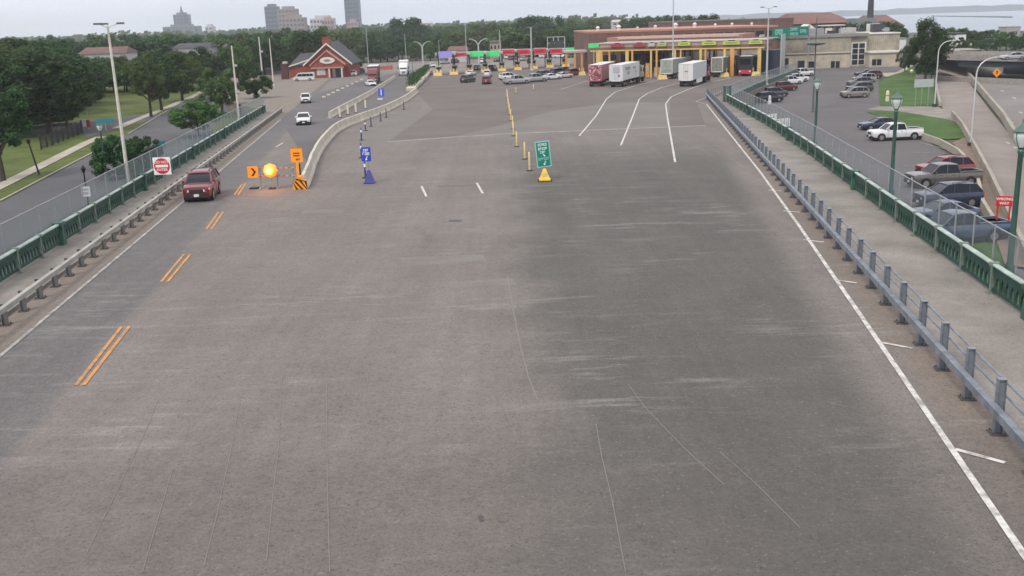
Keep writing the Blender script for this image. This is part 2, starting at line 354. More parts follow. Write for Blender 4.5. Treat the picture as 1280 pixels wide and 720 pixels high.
strip([(486,177.2),(560,172),(640,167),(760,162),(882,157)], .75, M_joint, 'expansion_joint')
# painted lines
strip([(9.0,12,0),(9.65,17.0,0),(11.78,30.3,0),(14.9,50,0),(18.03,70.6,0),(22.2,100,0),(27.7,138.5,0)], .16, M_white, 'edge_line', px=False).location.z = 0
_o = bpy.data.objects['edge_line']
for v_ in _o.data.vertices: v_.co.z = deck_z(v_.co.y)+.02
strip([(883,130.5),(870,127),(885,121),(905,112.5),(930,105)], .18, M_whitew, 'edge_line')
strip([(-16.6,20),(-18.2,33.6),(-21.0,60),(-24.0,85),(-27.5,112),(-30.8,138)], .16, M_whitew, 'edge_line', px=False)
_o = bpy.data.objects['edge_line.002']
for v_ in _o.data.vertices: v_.co = (lgx(v_.co.y)+1.25+(v_.co.x-(lgx(v_.co.y)+1.25))*0+(.08 if v_.index % 2 else -.08), v_.co.y, deck_z(v_.co.y)+.02)
for a, b_ in (((1194,562),(1256,579)),((1099,428),(1141,436)),((1042,350),(1071,354)),((1004,300),(1030,303)),((979,264),(1000,265.5)),((961,238),(977,239))):
    strip([a, b_], .15, M_white, 'shoulder_tick')
for pts in ([(724,170),(745,145),(758,124),(769,115),(788,109),(812,102.5),(837,97)], [(776,182),(791,145),(799,124),(809,117),(827,109.5),(844,105),(880,97)], [(844,203),(834,145),(832,130),(839,121),(861,111.5),(887,103),(915,97)]):
    strip(pts, .17, M_white, 'lane_line')
for a, b_ in (((527,233),(533,246)),((596,229),(603.5,242)),((345,184),(354,178.5))): strip([a, b_], .16, M_white, 'lane_dash')
for a, b_ in (((95,482),(152,408.5)),((104.5,482),(162,408)),((201.5,352.5),(230,318)),((209.5,352.5),(238,318)),((258,287),(273,265.5)),((264,287),(279,265)),((293,244),(303,230)),((297.5,244),(307,229.5))):
    strip([a, b_], .13, M_orange, 'centre_line')
for pts in ([(648,97.5),(700,95)], [(690,107),(735,101),(700,112)]): strip(pts, .25, M_whitew, 'lane_line')
# faint longitudinal seams and a drain in the near pavement
rs = random.Random(5)
for pts in ([(108,692),(148,610),(186,530),(197,500)], [(255,708),(272,640),(288,565),(300,500)], [(333,702),(342,610),(348,560),(352,470)], [(412,715),(409,600),(408,480)], [(178,716),(200,640),(216,585)],
            [(470,560),(462,500),(459,470)], [(640,532),(628,508),(617,488)], [(905,606),(855,560),(805,508),(785,480)], [(1000,660),(945,605),(900,565)], [(745,530),(752,570),(765,625),(782,715)], [(672,500),(660,470),(650,430),(640,380),(634,345)], [(1115,480),(1090,440),(1065,412)]):
    strip(pts, .022 if pts[0][0] != 672 else .05, M_seam, 'pavement_seam', lift=.01)
strip([(561,276),(577,276)], .45, M_dark, 'drain_grate', lift=.012)
M_pd = two_tone('patch_dark_asphalt', (.128,.119,.110), (.155,.145,.134), .6); M_pp = two_tone('patch_pale_asphalt', (.168,.157,.144), (.204,.191,.177), .6)
for pts, m_ in (([(532,287),(600,285),(606,290),(533,293)], M_pp), ([(500,322),(603,318),(610,327),(503,331)], M_pp), ([(560,352),(640,348),(646,356),(563,361)], M_pp), ([(380,262),(432,261),(428,266),(375,267)], M_pp), ([(548,232),(600,230),(601,233),(548,235)], M_pd), ([(446,212),(520,208),(521,213),(445,217)], M_pp)):
    dsheet('pavement_patch', pts, m_, .004)
strip([(600,645),(603,652)], .1, M_dark, 'pavement_patch', lift=.012)
# raised walks on both sides of the deck
def walk(name, fa, fb, y0, y1, n=24):
    mb = MB(); ring = []
    for i in range(n+1):
        y = y0+(y1-y0)*i/n; z = deck_z(y)
        ring.append([(fa(y), y, z-.02), (fa(y), y, z+.15), (fb(y), y, z+.15), (fb(y), y, z-.02)])
    return struct(mb.loft(ring).build(name, M_walk))
walk('sidewalk', lambda y: lgx(y)-.4, lambda y: lgx(y)-LB-.3, -10, 157)
walk('sidewalk', lambda y: rgx(y)+.42, lambda y: poly_x(RBAL, y)+.3, -10, 139.5)
# ------------------------------------------------------------------ guard rails
M_steelB = mat('blue_grey_steel', (.185,.21,.245), .55, .2, .32, 2.5, .15)
M_steelL = mat('weathered_steel', (.17,.175,.17), .6, .2, .25, 1.5, .1)
M_railL = mat('pale_galvanised_rail', (.33,.32,.29), .55, .2, .2, 1.)
M_plate = mat('rusty_base_plate', (.085,.075,.075), .8, .2, .3, 6.)
def along(fx, y0, step, n):
    """points stepping a fixed length along a line x = fx(y)"""
    pts = []; y = y0
    for i in range(n):
        pts.append(Vector((fx(y), y, deck_z(y)))); sl = (fx(y+.5)-fx(y-.5)); y += step/math.sqrt(1+sl*sl)
    return pts
def post_mesh(h):
    def f():
        mb = MB(); mb.box(-.09, .09, -.10, -.085, 0.02, h); mb.box(-.09, .09, .085, .10, 0.02, h); mb.box(-.012, .012, -.085, .085, 0.02, h); mb.box(-.095, .095, -.105, .105, h, h+.02); return mb
    return f
def plate_mesh():
    mb = MB(); mb.box(-.2, .2, -.2, .2, 0, .03)
    for sx in (-.14, .14):
        for sy in (-.14, .14): mb.cyl((sx, sy, .03), (sx, sy, .09), .022, n=6)
    return mb
def guardrail(name, label, pts, h, beam_z, beam_h, m_post, m_beam, side, pipes):
    t = thing(name, label, 'guardrail', pts[0]); base = pts[0]
    pm = cached('guard_post_%.2f' % h, post_mesh(h)); bm_ = cached('guard_plate', plate_mesh)
    for i, p in enumerate(pts):
        d = (pts[min(i+1, len(pts)-1)]-pts[max(i-1, 0)]); a = math.atan2(d.y, d.x)
        po = shared('post', pm, m_post, t, p-base, a); po.rotation_euler = (random.gauss(0, .012), random.gauss(0, .012), a+random.gauss(0, .03)); shared('base_plate', bm_, M_plate, po)
    def rail(off, prof, nm, m):
        ring = []
        for i, p in enumerate(pts):
            d = (pts[min(i+1, len(pts)-1)]-pts[max(i-1, 0)]); d.z = 0; d.normalize(); n = Vector((-d.y, d.x, 0))*side
            ring.append([p-base+n*(off+u)+Vector((0, 0, v)) for u, v in prof])
        MB().loft(ring).build(nm, m, t)
    w_ = .19
    rail(.10, [(0, beam_z), (.03, beam_z-.02), (w_, beam_z), (w_, beam_z+beam_h), (.03, beam_z+beam_h+.02), (0, beam_z+beam_h)], 'box_beam', m_beam)
    for z in pipes:
        r = .035; rail(-.10, [(r*math.cos(k*math.pi/3), z+r*math.sin(k*math.pi/3)) for k in range(6)], 'pipe_rail', m_post)
    return t
guardrail('guardrail', 'blue-grey steel guardrail with tall posts and two pipe rails beside the right walkway', along(rgx, 8.36, 2.445, 60), 1.44, .62, .2, M_steelB, M_steelB, 1, (1.02, 1.36))
guardrail('guardrail', 'weathered low guardrail with one pale beam along the left edge of the road', along(lgx, 20., 2.06, 66), .84, .66, .19, M_steelL, M_railL, -1, ())
# ------------------------------------------------------------------ cast green balustrades
M_green = mat('balustrade_green', (.009,.052,.036), .65, .0, .3, 2., .1)
M_cap = mat('balustrade_cap_skylit_green', (.36,.45,.40), .4, .0, .25, 1.5)  # green cap paint, whitened: the sky's reflection is put into the colour
M_gpost = mat('balustrade_post_grey_green', (.17,.22,.19), .5, .1, .25, 3.)
M_lightgreen = mat('lamp_base_green', (.028,.10,.075), .45, 0, .25, 2.)
def bay_panel(l):
    def f():
        mb = MB(); x0, x1 = .10, l-.10
        mb.box(x0, x1, -.05, .05, .13, .24); mb.box(x0, x1, -.05, .05, .92, 1.06); mb.box(x0, x1, -.035, .035, .80, .92)
        n = 7; w_ = (x1-x0)/n
        for i in range(n):
            c = x0+w_*(i+.5)
            mb.side([(c-.15*w_, .24), (c-.10*w_, .36), (c-.16*w_, .55), (c-.44*w_, .72), (c-.44*w_, .80), (c+.44*w_, .80), (c+.44*w_, .72), (c+.16*w_, .55), (c+.10*w_, .36), (c+.15*w_, .24)], -.04, .04)
            mb.lathe([(.05, -.0), (.03, .03), (0.001, .05)], 6, (c, -.04, .86))
        return mb
    return f
def bay_cap(l):
    def f(): return MB().side([(-.10, 1.062), (-.11, 1.11), (-.07, 1.15), (.07, 1.15), (.11, 1.11), (.10, 1.062)], 0.12, l-.12, Matrix.Rotation(-math.pi/2, 4, 'Z'))
    return f
def bal_post():
    mb = MB(); mb.box(-.07, .07, -.10, -.055, 0, 1.05); mb.box(-.07, .07, .055, .10, 0, 1.05); mb.box(-.02, .02, -.055, .055, 0, 1.05); mb.box(-.17, .17, -.2, .2, 0, .05); mb.box(-.09, .09, -.16, .16, 1.05, 1.19); return mb
def bal_pier():
    mb = MB(); mb.box(-.26, .26, -.2, .2, 0, .22); mb.loft([[(-.24, -.24, .22), (.24, -.24, .22), (.24, .2, .22), (-.24, .2, .22)], [(-.12, -.18, .8), (.12, -.18, .8), (.12, .18, .8), (-.12, .18, .8)], [(-.16, -.2, 1.05), (.16, -.2, 1.05), (.16, .2, 1.05), (-.16, .2, 1.05)]])
    mb.box(-.3, .3, -.24, .24, 1.05, 1.21); return mb
def arc_points(fx, y0, y1, step):
    pts = []; y = y0
    while y < y1+.01:
        pts.append(Vector((fx(y), y, deck_z(y)+.15))); sl = fx(y+.3)-fx(y-.3); y += step/math.sqrt(1+(sl/.6)**2)
    return pts
def balustrade(label, pts, pier_every, flip):
    t = thing('balustrade', label, 'balustrade', pts[0]); b0 = pts[0]
    for i in range(len(pts)):
        p = pts[i]; q = pts[i+1] if i < len(pts)-1 else p+(p-pts[i-1]); d = q-p; a = math.atan2(d.y, d.x); l = round(d.xy.length, 2); tilt = math.atan2(-d.z, d.xy.length)
        if i < len(pts)-1:
            key = '%.2f' % l
            o = shared('panel', cached('bal_panel'+key, bay_panel(l)), M_green, t, p-b0, a); o.rotation_euler = (0, tilt, a)
            o = shared('rail_cap', cached('bal_cap'+key, bay_cap(l)), M_cap, t, p-b0, a); o.rotation_euler = (0, tilt, a)
        if i % pier_every == pier_every//2: shared('pier', cached('bal_pier', bal_pier), M_lightgreen, t, p-b0, a+(math.pi if flip else 0))
        else: shared('post', cached('bal_post', bal_post), M_gpost, t, p-b0, a)
    return t
bl_pts = arc_points(lambda y: lgx(y)-LB, 22., 156., 3.3)
br_pts = arc_points(lambda y: poly_x(RBAL, y), 17.6, 139.9, 3.6)
balustrade('dark green cast balustrade with sky-paled caps along the left walk', bl_pts, 6, True)
balustrade('dark green cast balustrade with sky-paled caps along the right walkway', br_pts, 8, False)
# ------------------------------------------------------------------ chain link fences
def chainlink(name, coverage, col):
    m, t, b = _bsdf(name); N = t.nodes.new; K = t.links.new
    co = N('ShaderNodeTexCoord'); mpn = N('ShaderNodeMapping'); mpn.inputs['Scale'].default_value = (14, 14, 14); K(co.outputs['UV'], mpn.inputs[0])
    sp = N('ShaderNodeSeparateXYZ'); K(mpn.outputs[0], sp.inputs[0])
    def mth(op, a, c=None):
        n = N('ShaderNodeMath'); n.operation = op
        for i, q in enumerate((a, c)):
            if q is None: continue
            if isinstance(q, (int, float)): n.inputs[i].default_value = q
            else: K(q, n.inputs[i])
        return n.outputs[0]
    f1 = mth('LESS_THAN', mth('FRACT', mth('ADD', sp.outputs[0], sp.outputs[1])), coverage); f2 = mth('LESS_THAN', mth('FRACT', mth('SUBTRACT', sp.outputs[0], sp.outputs[1])), coverage)
    f = mth('MAXIMUM', f1, f2); tr = N('ShaderNodeBsdfTransparent'); ms = N('ShaderNodeMixShader')
    K(f, ms.inputs[0]); K(tr.outputs[0], ms.inputs[1]); K(b.outputs[0], ms.inputs[2]); K(ms.outputs[0], t.nodes['Material Output'].inputs['Surface'])
    b.inputs['Base Color'].default_value = col+(1,); b.inputs['Roughness'].default_value = .5; b.inputs['Metallic'].default_value = .3
    return m
M_link = chainlink('chain_link_wire', .15, (.26,.31,.35))
M_link2 = chainlink('tight_chain_link_wire', .24, (.24,.31,.33))
M_galv = mat('galvanised_tube', (.30,.32,.33), .45, .4, .15, 2.)
def fence(label, pts, h, m_link, zb=.0, name='chain_link_fence'):
    t = thing(name, label, 'fence', pts[0]); b0 = pts[0]
    pm = cached('fence_post%.1f' % h, lambda: MB().cyl((0, 0, 0), (0, 0, h+.06), .035, n=8))
    me = bpy.data.meshes.new('chain_link'); vs = []; uv = []; s_ = 0; fs = []
    for i, p in enumerate(pts):
        shared('post', pm, M_galv, t, p-b0)
        if i: s_ += (p-pts[i-1]).length
        q = p-b0; vs += [q+Vector((0, 0, zb)), q+Vector((0, 0, h))]; uv += [(s_, zb), (s_, h)]
        if i: fs.append((2*i-2, 2*i, 2*i+1, 2*i-1))
    me.from_pydata(vs, [], fs); ul = me.uv_layers.new(name='UVMap')
    for lp in me.loops: ul.data[lp.index].uv = uv[lp.vertex_index]
    me.materials.append(m_link); link('chain_link', me, t)
    MB().tube([p-b0+Vector((0, 0, h)) for p in pts], .028, 6).build('top_rail', M_galv, t)
    MB().tube([p-b0+Vector((0, 0, zb+.05)) for p in pts], .015, 5).build('bottom_wire', M_galv, t)
    return t
fence('grey chain link fence standing behind the right green balustrade above the car park', arc_points(lambda y: poly_x(RBAL, y)+.34, 17.6, 138, 2.4), 2.3, M_link)
fence('grey chain link fence standing behind the left green balustrade above the street', arc_points(lambda y: lgx(y)-LB-.34, 42, 156, 2.6), 2.35, M_link2)
# the low green wall and fence that turn off along the plaza edge
def seg_points(poly, step):
    out = []
    for a, b_ in zip(poly, poly[1:]):
        a = Vector(a).to_3d(); b_ = Vector(b_).to_3d(); n = max(1, round((b_-a).length/step))
        for k in range(n): out.append(a.lerp(b_, k/n))
    out.append(Vector(poly[-1]).to_3d())
    for p in out: p.z = deck_z(p.y)
    return out
M_wallg = mat('green_wall_paint', (.035,.10,.085), .6, 0, .25, .8)
rp_ = seg_points(REND, 3.4); t = thing('parapet_wall', 'low dark green parapet wall turning right along the plaza edge', 'wall', rp_[0])
for a, b_ in zip(rp_, rp_[1:]):
    d = b_-a; M = Matrix.Translation(a-rp_[0]) @ rot(math.atan2(d.y, d.x)); MB().box(.01, d.xy.length-.01, -.15, .15, -1.3, .75, M).build('wall_panel', M_wallg, t)
    MB().box(0, d.xy.length, -.2, .2, .752, .84, M).build('coping', M_gpost, t)
fence('tight grey fence on the green parapet wall leading to the truck booths', [p+Vector((0, .0, 0)) for p in seg_points(REND, 2.6)], 2.3, M_link2, .85)
# picket gate across the end of the right walkway
ga, gb = D(883, 123), D(905, 118.5); t = thing('picket_gate', 'grey steel picket gate across the far end of the right walkway', 'gate', ga); d = gb-ga
for k in range(9):
    p = d*(k/8); MB().box(p.x-.03, p.x+.03, p.y-.03, p.y+.03, 0, 1.5).build('picket', M_steelB, t)
for z in (.25, 1.3): MB().tube([(0, 0, z), d+Vector((0, 0, z))], .04, 6).build('gate_rail', M_steelB, t)
o = MB().box(-.55, .55, -.35, .35, 0, 2.1).box(-.62, .62, -.42, .42, 2.1, 2.22).build('end_pillar', mat('green_grey_pillar', (.05,.11,.10), .6, 0, .2), None)
o.location = D(909, 127); tag(o, 'dark green square end pillar where the right balustrade stops', 'pillar')
# ------------------------------------------------------------------ lantern lamp posts on the balustrades
M_lamp = mat('lamp_post_green', (.040,.105,.083), .42, .1, .25, 2., coat=.2)
M_frost = mat('frosted_glass', (.55,.62,.60), .3, 0, .05)
M_lampcap = mat('lamp_cap_green', (.08,.135,.11), .4, .1, .2)
def lantern(label, base, h, group):
    t = thing('lamp_post', label, 'lamp', base, 0, group)
    MB().lathe([(.30, 0), (.30, .15), (.20, .3), (.17, 1.1), (.13, 1.25), (.115, 1.4), (.085, h-1.15), (.12, h-1.1), (.12, h-1.02), (.09, h-.98), (.13, h-.9)], 14).build('pole', M_lamp, t, 50)
    MB().lathe([(.13, h-.9), (.26, h-.62), (.29, h-.45), (.27, h-.36)], 14).build('globe', M_frost, t, 60)
    MB().lathe([(.33, h-.36), (.34, h-.32), (.22, h-.2), (.10, h-.1), (.05, h-.02), (.05, h+.06), (.02, h+.14)], 14).build('cap', M_lampcap, t, 50)
    for k in range(4):
        a = k*math.pi/2+.4; MB().tube([(.14*math.cos(a), .14*math.sin(a), h-.9), (.275*math.cos(a), .275*math.sin(a), h-.62), (.305*math.cos(a), .305*math.sin(a), h-.36)], .014, 5).build('strap', M_lamp, t)
    return t
def lat(y, off=.75): return Vector((poly_x(RBAL, y)+off, y, deck_z(y)-.1))
lantern('tall green lantern lamp post at the right edge, nearest the camera', lat(35.8, .70), 6.5, 'green lantern lamp posts')
lantern('green lantern lamp post beside the white pickup in the car park view', lat(54.3, .75), 6.5, 'green lantern lamp posts')
lantern('farthest green lantern lamp post rising over the middle of the car park', lat(79, .6), 6.2, 'green lantern lamp posts')
# ------------------------------------------------------------------ low ground on the left: park, street, walks
def low(name, pxs, m, lift=0.): return struct(MB().face([(*L(x, y).xy, GZ+lift) for x, y in pxs]).build(name, m))
def lowslab(name, pxs, m, h=.12, lift=0.):
    return struct(MB().prism([tuple(L(x, y).xy) for x, y in pxs], GZ-.05, GZ+h).build(name, m))
low('park_grass', [(-160,420),(-160,120),(-40,92),(60,88),(160,84),(250,84),(300,98),(330,100),(330,160),(150,300)], M_grass, -.03)
lowslab('street', [(-160,345),(0,253),(108,196),(195,148),(235,123.5),(256,111),(300,98),(330,96),(342,112),(320,150),(250,210),(120,300),(0,420),(-160,520)], M_street, .0)
low('side_street', [(-60,171),(40,157),(95,152),(150,147.5),(196,140),(198,147),(150,160),(125,168),(110,172),(95,164),(40,165.5),(-60,181)], M_street, .012)
for pts, wd in (([(-60,262),(8,229),(60,203),(105,180),(126,171)], 1.6), ([(146,160.5),(165,152),(200,138),(240,121),(262,110)], 1.6)):
    o = strip(pts, wd, M_walk2, 'park_path', lift=.03, parent=None, low=True); struct(o)
strip([(0,252),(108,195.3),(128,185)], .25, M_wallc, 'kerb', lift=.11, parent=None, low=True)['kind'] = 'structure'
strip([(160,168),(195,147.3),(256,110.6)], .25, M_wallc, 'kerb', lift=.11, parent=None, low=True)['kind'] = 'structure'
low('dirt_patch', [(316,125),(338,104),(352,98),(362,101),(350,120),(340,130)], M_dirt, .3)
# strip of grass between street and deck
low('verge', [(268,152),(300,128),(322,112),(333,116),(322,135),(290,160),(262,172)], M_grass, .02)
# ------------------------------------------------------------------ low ground on the right: car park, lawns, ramp
struct(MB().face([(x, y, GZ) for x, y in ((10, 22), (32, 40), tuple(L(1262,330).xy), tuple(L(1228,262).xy), tuple(L(1222,232).xy), tuple(L(1205,205).xy), tuple(L(1152,172).xy), tuple(L(1090,150).xy), tuple(L(1200,148).xy), tuple(L(1170,132).xy), tuple(L(1100,133).xy), tuple(L(1098,100).xy), tuple(L(1130,86).xy), (112, 300), (60, 300), (24, 90))]).build('car_park', M_lot))
lowslab('lawn', [(1100,133),(1098,104),(1108,97),(1128,88),(1150,82),(1166,100),(1171,133)], M_lawn, .06)
lowslab('lawn', [(1083,140.5),(1100,138.5),(1130,141),(1178,149),(1197,153),(1208,173),(1185,174),(1150,171.5),(1120,152)], M_lawn, .06)
lowslab('lawn', [(1215,262),(1232,262),(1260,330),(1285,400),(1250,420),(1190,330)], M_lawn, .02)
lowslab('concrete_path', [(1098,133.3),(1171,133.5),(1190,141),(1197,152.5),(1178,148.3),(1130,140.3),(1083,137)], M_walk, .05)
lowslab('concrete_path', [(1100,92),(1120,91),(1128,86.5),(1132,82),(1142,82),(1130,90),(1108,96.5)], M_walk2, .10)
# parking bay lines
for a, b_ in (((1052,121.5),(1088,124)),((1056,112.5),(1088,114.5)),((1060,105),(1090,106.5)),((1150,178),(1196,190)),((1068,140),(1100,141.5)),((1140,190),(1180,192)),((1130,207),(1145,207.5)),((935,122),(948,124)),((1040,127),(1100,132.5))):
    strip([a, b_], .12, M_whitew, 'bay_line', lift=.015, parent=None, low=True)['kind'] = 'structure'
# ramp with concrete pavement and parapets
ramp_l = [(1181,74),(1172,84),(1170,100),(1177,133),(1205,176),(1232,222),(1262,285),(1300,372)]
ramp_r = [(1189,74),(1197,84),(1212,104),(1234,133),(1262,168),(1290,214),(1330,290),(1400,430)]
struct(MB().loft([[L(*a, GZ+.02), L(*b_, GZ+.02)] for a, b_ in zip(ramp_l, ramp_r)], cap=False, closed=False).build('ramp_road', two_tone('ramp_concrete', (.20,.175,.16), (.27,.24,.222), .12)))
def wall_along(pxs, wd, h, m, name, label, cat, zb=GZ, segname='wall_segment', low_pt=True, sub=1):
    pts = [L(*p, zb) for p in pxs]; t = thing(name, label, cat, pts[0]); b0 = pts[0]
    for i in range(len(pts)-1):
        a, b_ = pts[i], pts[i+1]
        def nrm(j):
            d = pts[min(j+1, len(pts)-1)]-pts[max(j-1, 0)]; return Vector((-d.y, d.x, 0)).normalized()
        for k in range(sub):
            q0 = a.lerp(b_, k/sub); q1 = a.lerp(b_, (k+1)/sub-.004); n0 = nrm(i).lerp(nrm(i+1), k/sub).normalized(); n1 = nrm(i).lerp(nrm(i+1), (k+1)/sub).normalized()
            pr = [(-wd*.5, 0), (-wd*.4, h), (wd*.4, h), (wd*.5, 0)]
            MB().loft([[q0-b0+n0*u+Vector((0, 0, v)) for u, v in pr], [q1-b0+n1*u+Vector((0, 0, v)) for u, v in pr]]).build(segname, m, t)
    return t
wall_along([(1178,71),(1190,76),(1201,85),(1216,103),(1236,128),(1254,150),(1264,168),(1285,196),(1320,250)], .5, 1.0, M_wallc, 'ramp_parapet', 'concrete parapet curving along the right side of the ramp', 'parapet', sub=2)
wall_along([(1169,100),(1171,116),(1175,133)], .4, .6, M_wallc, 'ramp_parapet', 'short concrete parapet between the lawn and the ramp', 'parapet')
wall_along([(1190,146),(1202,160),(1220,193),(1238,228),(1256,268),(1285,335)], .35, .8, M_wallc, 'ramp_parapet', 'long straight concrete parapet along the left side of the ramp', 'parapet', sub=2)
wall_along([(1150,173),(1175,182),(1196,194),(1212,210),(1222,234),(1228,262),(1250,300)], .3, .7, M_walk2, 'retaining_wall', 'low curved concrete retaining wall behind the parked pickups', 'wall', sub=2)
M_brown = two_tone('brown_gravel', (.16,.12,.095), (.22,.17,.135), .6)
struct(MB().loft([[L(*a, GZ+.14), L(*b_, GZ+.14)] for a, b_ in zip([(1190,178),(1206,196),(1220,222),(1232,262),(1256,330)], [(1205,172),(1222,196),(1238,228),(1256,268),(1285,335)])], cap=False, closed=False).build('gravel_strip', M_brown))
# lower road right of the ramp
struct(MB().face([(*L(x, y, GZ).xy, GZ+.01) for x, y in ((1206,98),(1235,99),(1300,104),(1420,118),(1420,330),(1330,260),(1290,204),(1262,160),(1232,122))]).build('lower_road', two_tone('lower_road_asphalt', (.17,.16,.155), (.22,.21,.20), .08)))
rs = random.Random(9)
for x, y in ((1251,113),(1266,122),(1274,140),(1262,152),(1267,184),(1258,178)): strip([(x, y), (x+4, y+1.6)], .25, M_white, 'lane_dash', lift=.03, parent=None, low=True)['kind'] = 'structure'
# ------------------------------------------------------------------ overpass at the far right
M_over = two_tone('overpass_concrete', (.24,.225,.21), (.32,.30,.28), .1, bscale=2.)
M_girder = mat('dark_girder', (.045,.06,.085), .6, 0, .2, .3)
oa, ob = A(1196, 74, 212), A(1420, 85, 176); d = (ob-oa); d.z = 0; ln = d.length
t = thing('overpass', 'concrete road overpass with dark girders at the far right', 'overpass', (oa.x, oa.y, GZ), math.atan2(d.y, d.x))
zt = 4.1
MB().box(-16, ln, .0, 13, zt-.35, zt).build('deck_slab', M_over, t); MB().box(-16, ln, -.25, -.002, zt-.5, zt+.75).build('parapet', M_over, t); MB().box(-16, ln, 13.002, 13.25, zt-.5, zt+.75).build('parapet', M_over, t)
for k in range(5): MB().box(0, ln, .5+k*2.8, .95+k*2.8, zt-1.75, zt-.352).build('girder', M_girder, t)
for x in (18, 34): 
    for y in (2.2, 6.5, 10.8): MB().cyl((x, y, 0), (x, y, zt-1.76), .5, n=12).build('pier', M_over, t)
MB().face([(-16, 0, zt-.36), (1.5, 0, 0), (1.5, 13, 0), (-16, 13, zt-.36)]).build('abutment', M_wallc, t)
MB().box(-2, ln, 16, 17, 0, zt-.4).build('back_wall', M_girder, t)
MB().box(-2, ln, -9, -8.6, 0, 1.0).build('barrier', M_over, t)
# approach road behind the ramp that climbs to the overpass
struct(MB().loft([[L(1176,80,GZ+.05), L(1196,84,GZ+.05)], [A(1172,68,235), A(1198,72,216)], [A(1168,60,300), A(1200,63,245)], [A(1162,55,360), A(1230,62,262)]], cap=False, closed=False).build('approach_road', M_over))
# arched-mast lights by the ramp
M_alu = mat('pale_lamp_aluminium', (.52,.54,.55), .4, .3, .1)
def arc_lamp(base, h, reach, dirx, label, thick=.11):
    t = thing('street_light', label, 'street light', base, 0, 'arched street lights by the ramp')
    pts = [(0, 0, 0), (0, 0, h-1.6)]+[(dirx*reach*(1-math.cos(a)), 0, h-1.6+1.5*math.sin(a)) for a in (.35, .7, 1.05, 1.35)]+[(dirx*(reach+.3), 0, h-.03)]
    MB().tube(pts, [thick, thick*.75]+[thick*.6]*5, 8).build('mast', M_alu, t, 60)
    MB().box(-.15+dirx*(reach+.6), .35+dirx*(reach+.6), -.14, .14, h-.12, h+.03).build('lamp_head', M_alu, t); MB().box(-.25, .25, -.25, .25, 0, .5).build('base', mat('dark_base', (.03,.03,.03), .7), t)
arc_lamp(L(1213, 184), 9.2, 1.7, 1, 'pale arched street light with dark base between the lawn and the ramp')
arc_lamp(L(1168, 134), 9.6, 1.4, 1, 'pale arched street light beside the white sign board on the lawn')
# ------------------------------------------------------------------ light masts and poles
M_pole = mat('cream_pole', (.56,.55,.48), .55, 0, .12)
M_polew = mat('pale_grey_pole', (.42,.44,.44), .5, .1, .12)
M_poled = mat('dark_pole', (.10,.11,.115), .5, .2, .15)
def mast(label, base, h, r, m, arms=0, group=None, head=True, gear=()):
    t = thing('light_mast', label, 'light pole', base, 0, group)
    MB().cyl((0, 0, 0), (0, 0, h), r, r*.55, 10).build('pole', m, t, 40); MB().lathe([(r*1.9, 0), (r*1.9, .12), (r*1.2, .3)], 10).build('base', m, t)
    for k in range(arms):
        a = math.pi*k*2/arms if arms != 2 else math.pi*k
        MB().tube([(0, 0, h-.2), (math.cos(a)*.9, math.sin(a)*.9, h+.15)], .04, 6).build('arm', m, t)
        if head: MB().box(math.cos(a)*1.15-.3, math.cos(a)*1.15+.3, math.sin(a)*.9-.16, math.sin(a)*.9+.16, h+.08, h+.24).build('lamp_head', M_poled, t)
    for z in gear: MB().box(.05, .55, -.2, .2, z, z+.35).build('camera_box', M_polew, t)
    return t
mast('tall leaning-tapered cream light mast nearest on the left beside the street bush', L(163, 245), 15.2, .18, M_pole, 3)
mast('cream mast with small boxes behind the left fence, right of the round tree', L(299, 150), 12.2, .19, M_pole, 0, gear=(4.5, 8.8))
mast('cream mast with two small boxes, left one of the close pair', L(331, 125), 13.2, .2, M_pole, 0, gear=(4.2, 10.))
mast('slim cream mast, right one of the close pair', L(343, 116), 12.6, .18, M_pole, 0)
def farmast(label, px, yb, yt, r=.16, m=None, arms=2, head=True, Y=None):
    b = D(px, yb) if Y is None else Vector((A(px, yb, Y).x, Y, deck_z(Y)))
    top = A(px, yt, b.y); return mast(label, b, top.z-b.z, r, m or M_polew, arms, None, head)
farmast('thick pale mast standing among the passenger car booths', 665, 88, 34, .32)
farmast('tall slim mast rising above the truck booths to the top of the picture', 841, 97, -8, .2)
farmast('tall mast with flat lamp heads beside the green parapet fence', 958, 106, 10, .2)
farmast('slim pale mast left of the two green lane signs', 584, 88, 30, .16)
farmast('pale mast behind the right green lane sign of the pair', 626, 86, 38, .2, arms=0)
farmast('slim mast left of the white truck on the left roadway', 461, 85, 36, .14, arms=1)
farmast('thin mast right behind the white truck on the left roadway', 508, 80, 42, .14, arms=0)
farmast('thin dark mast in front of the hedge by the left roadway', 517, 104, 75, .09, M_poled, 0)
farmast('slim mast beside the brick gable building', 439, 90, 62, .1, arms=0)
farmast('slim mast behind the rightmost green lane sign', 720, 84, 42, .12, arms=0)
farmast('small mast behind the purple lane sign', 550, 82, 50, .12, arms=1)
def ymast(px, yb, yt, label):
    b = D(px, yb); h = A(px, yt, b.y).z-b.z; t = thing('twin_arm_light', label, 'light pole', b, 0)
    MB().cyl((0, 0, 0), (0, 0, h*.8), .3, .26, 10).build('pole', M_polew, t, 40)
    for s in (-1, 1): MB().tube([(0, 0, h*.78), (s*.8, 0, h*.92), (s*2.2, 0, h)], [.2, .16, .1], 7).build('arm', M_polew, t, 60)
    for s in (-1, 1): MB().box(s*2.6-.5, s*2.6+.5, -.2, .2, h-.1, h+.1).build('lamp_head', M_polew, t)
ymast(599, 84, 48.5, 'pale mast with two curved arms behind the green lane signs')
ymast(529, 82, 52, 'pale mast with two curved arms left of the purple lane sign')
t = mast('taller grey pole with a round flat lamp head beyond the farthest lantern', L(1016, 140), 13.5, .14, M_poled, 0)
h0 = A(1015, 54, L(1016, 140).y).z-GZ
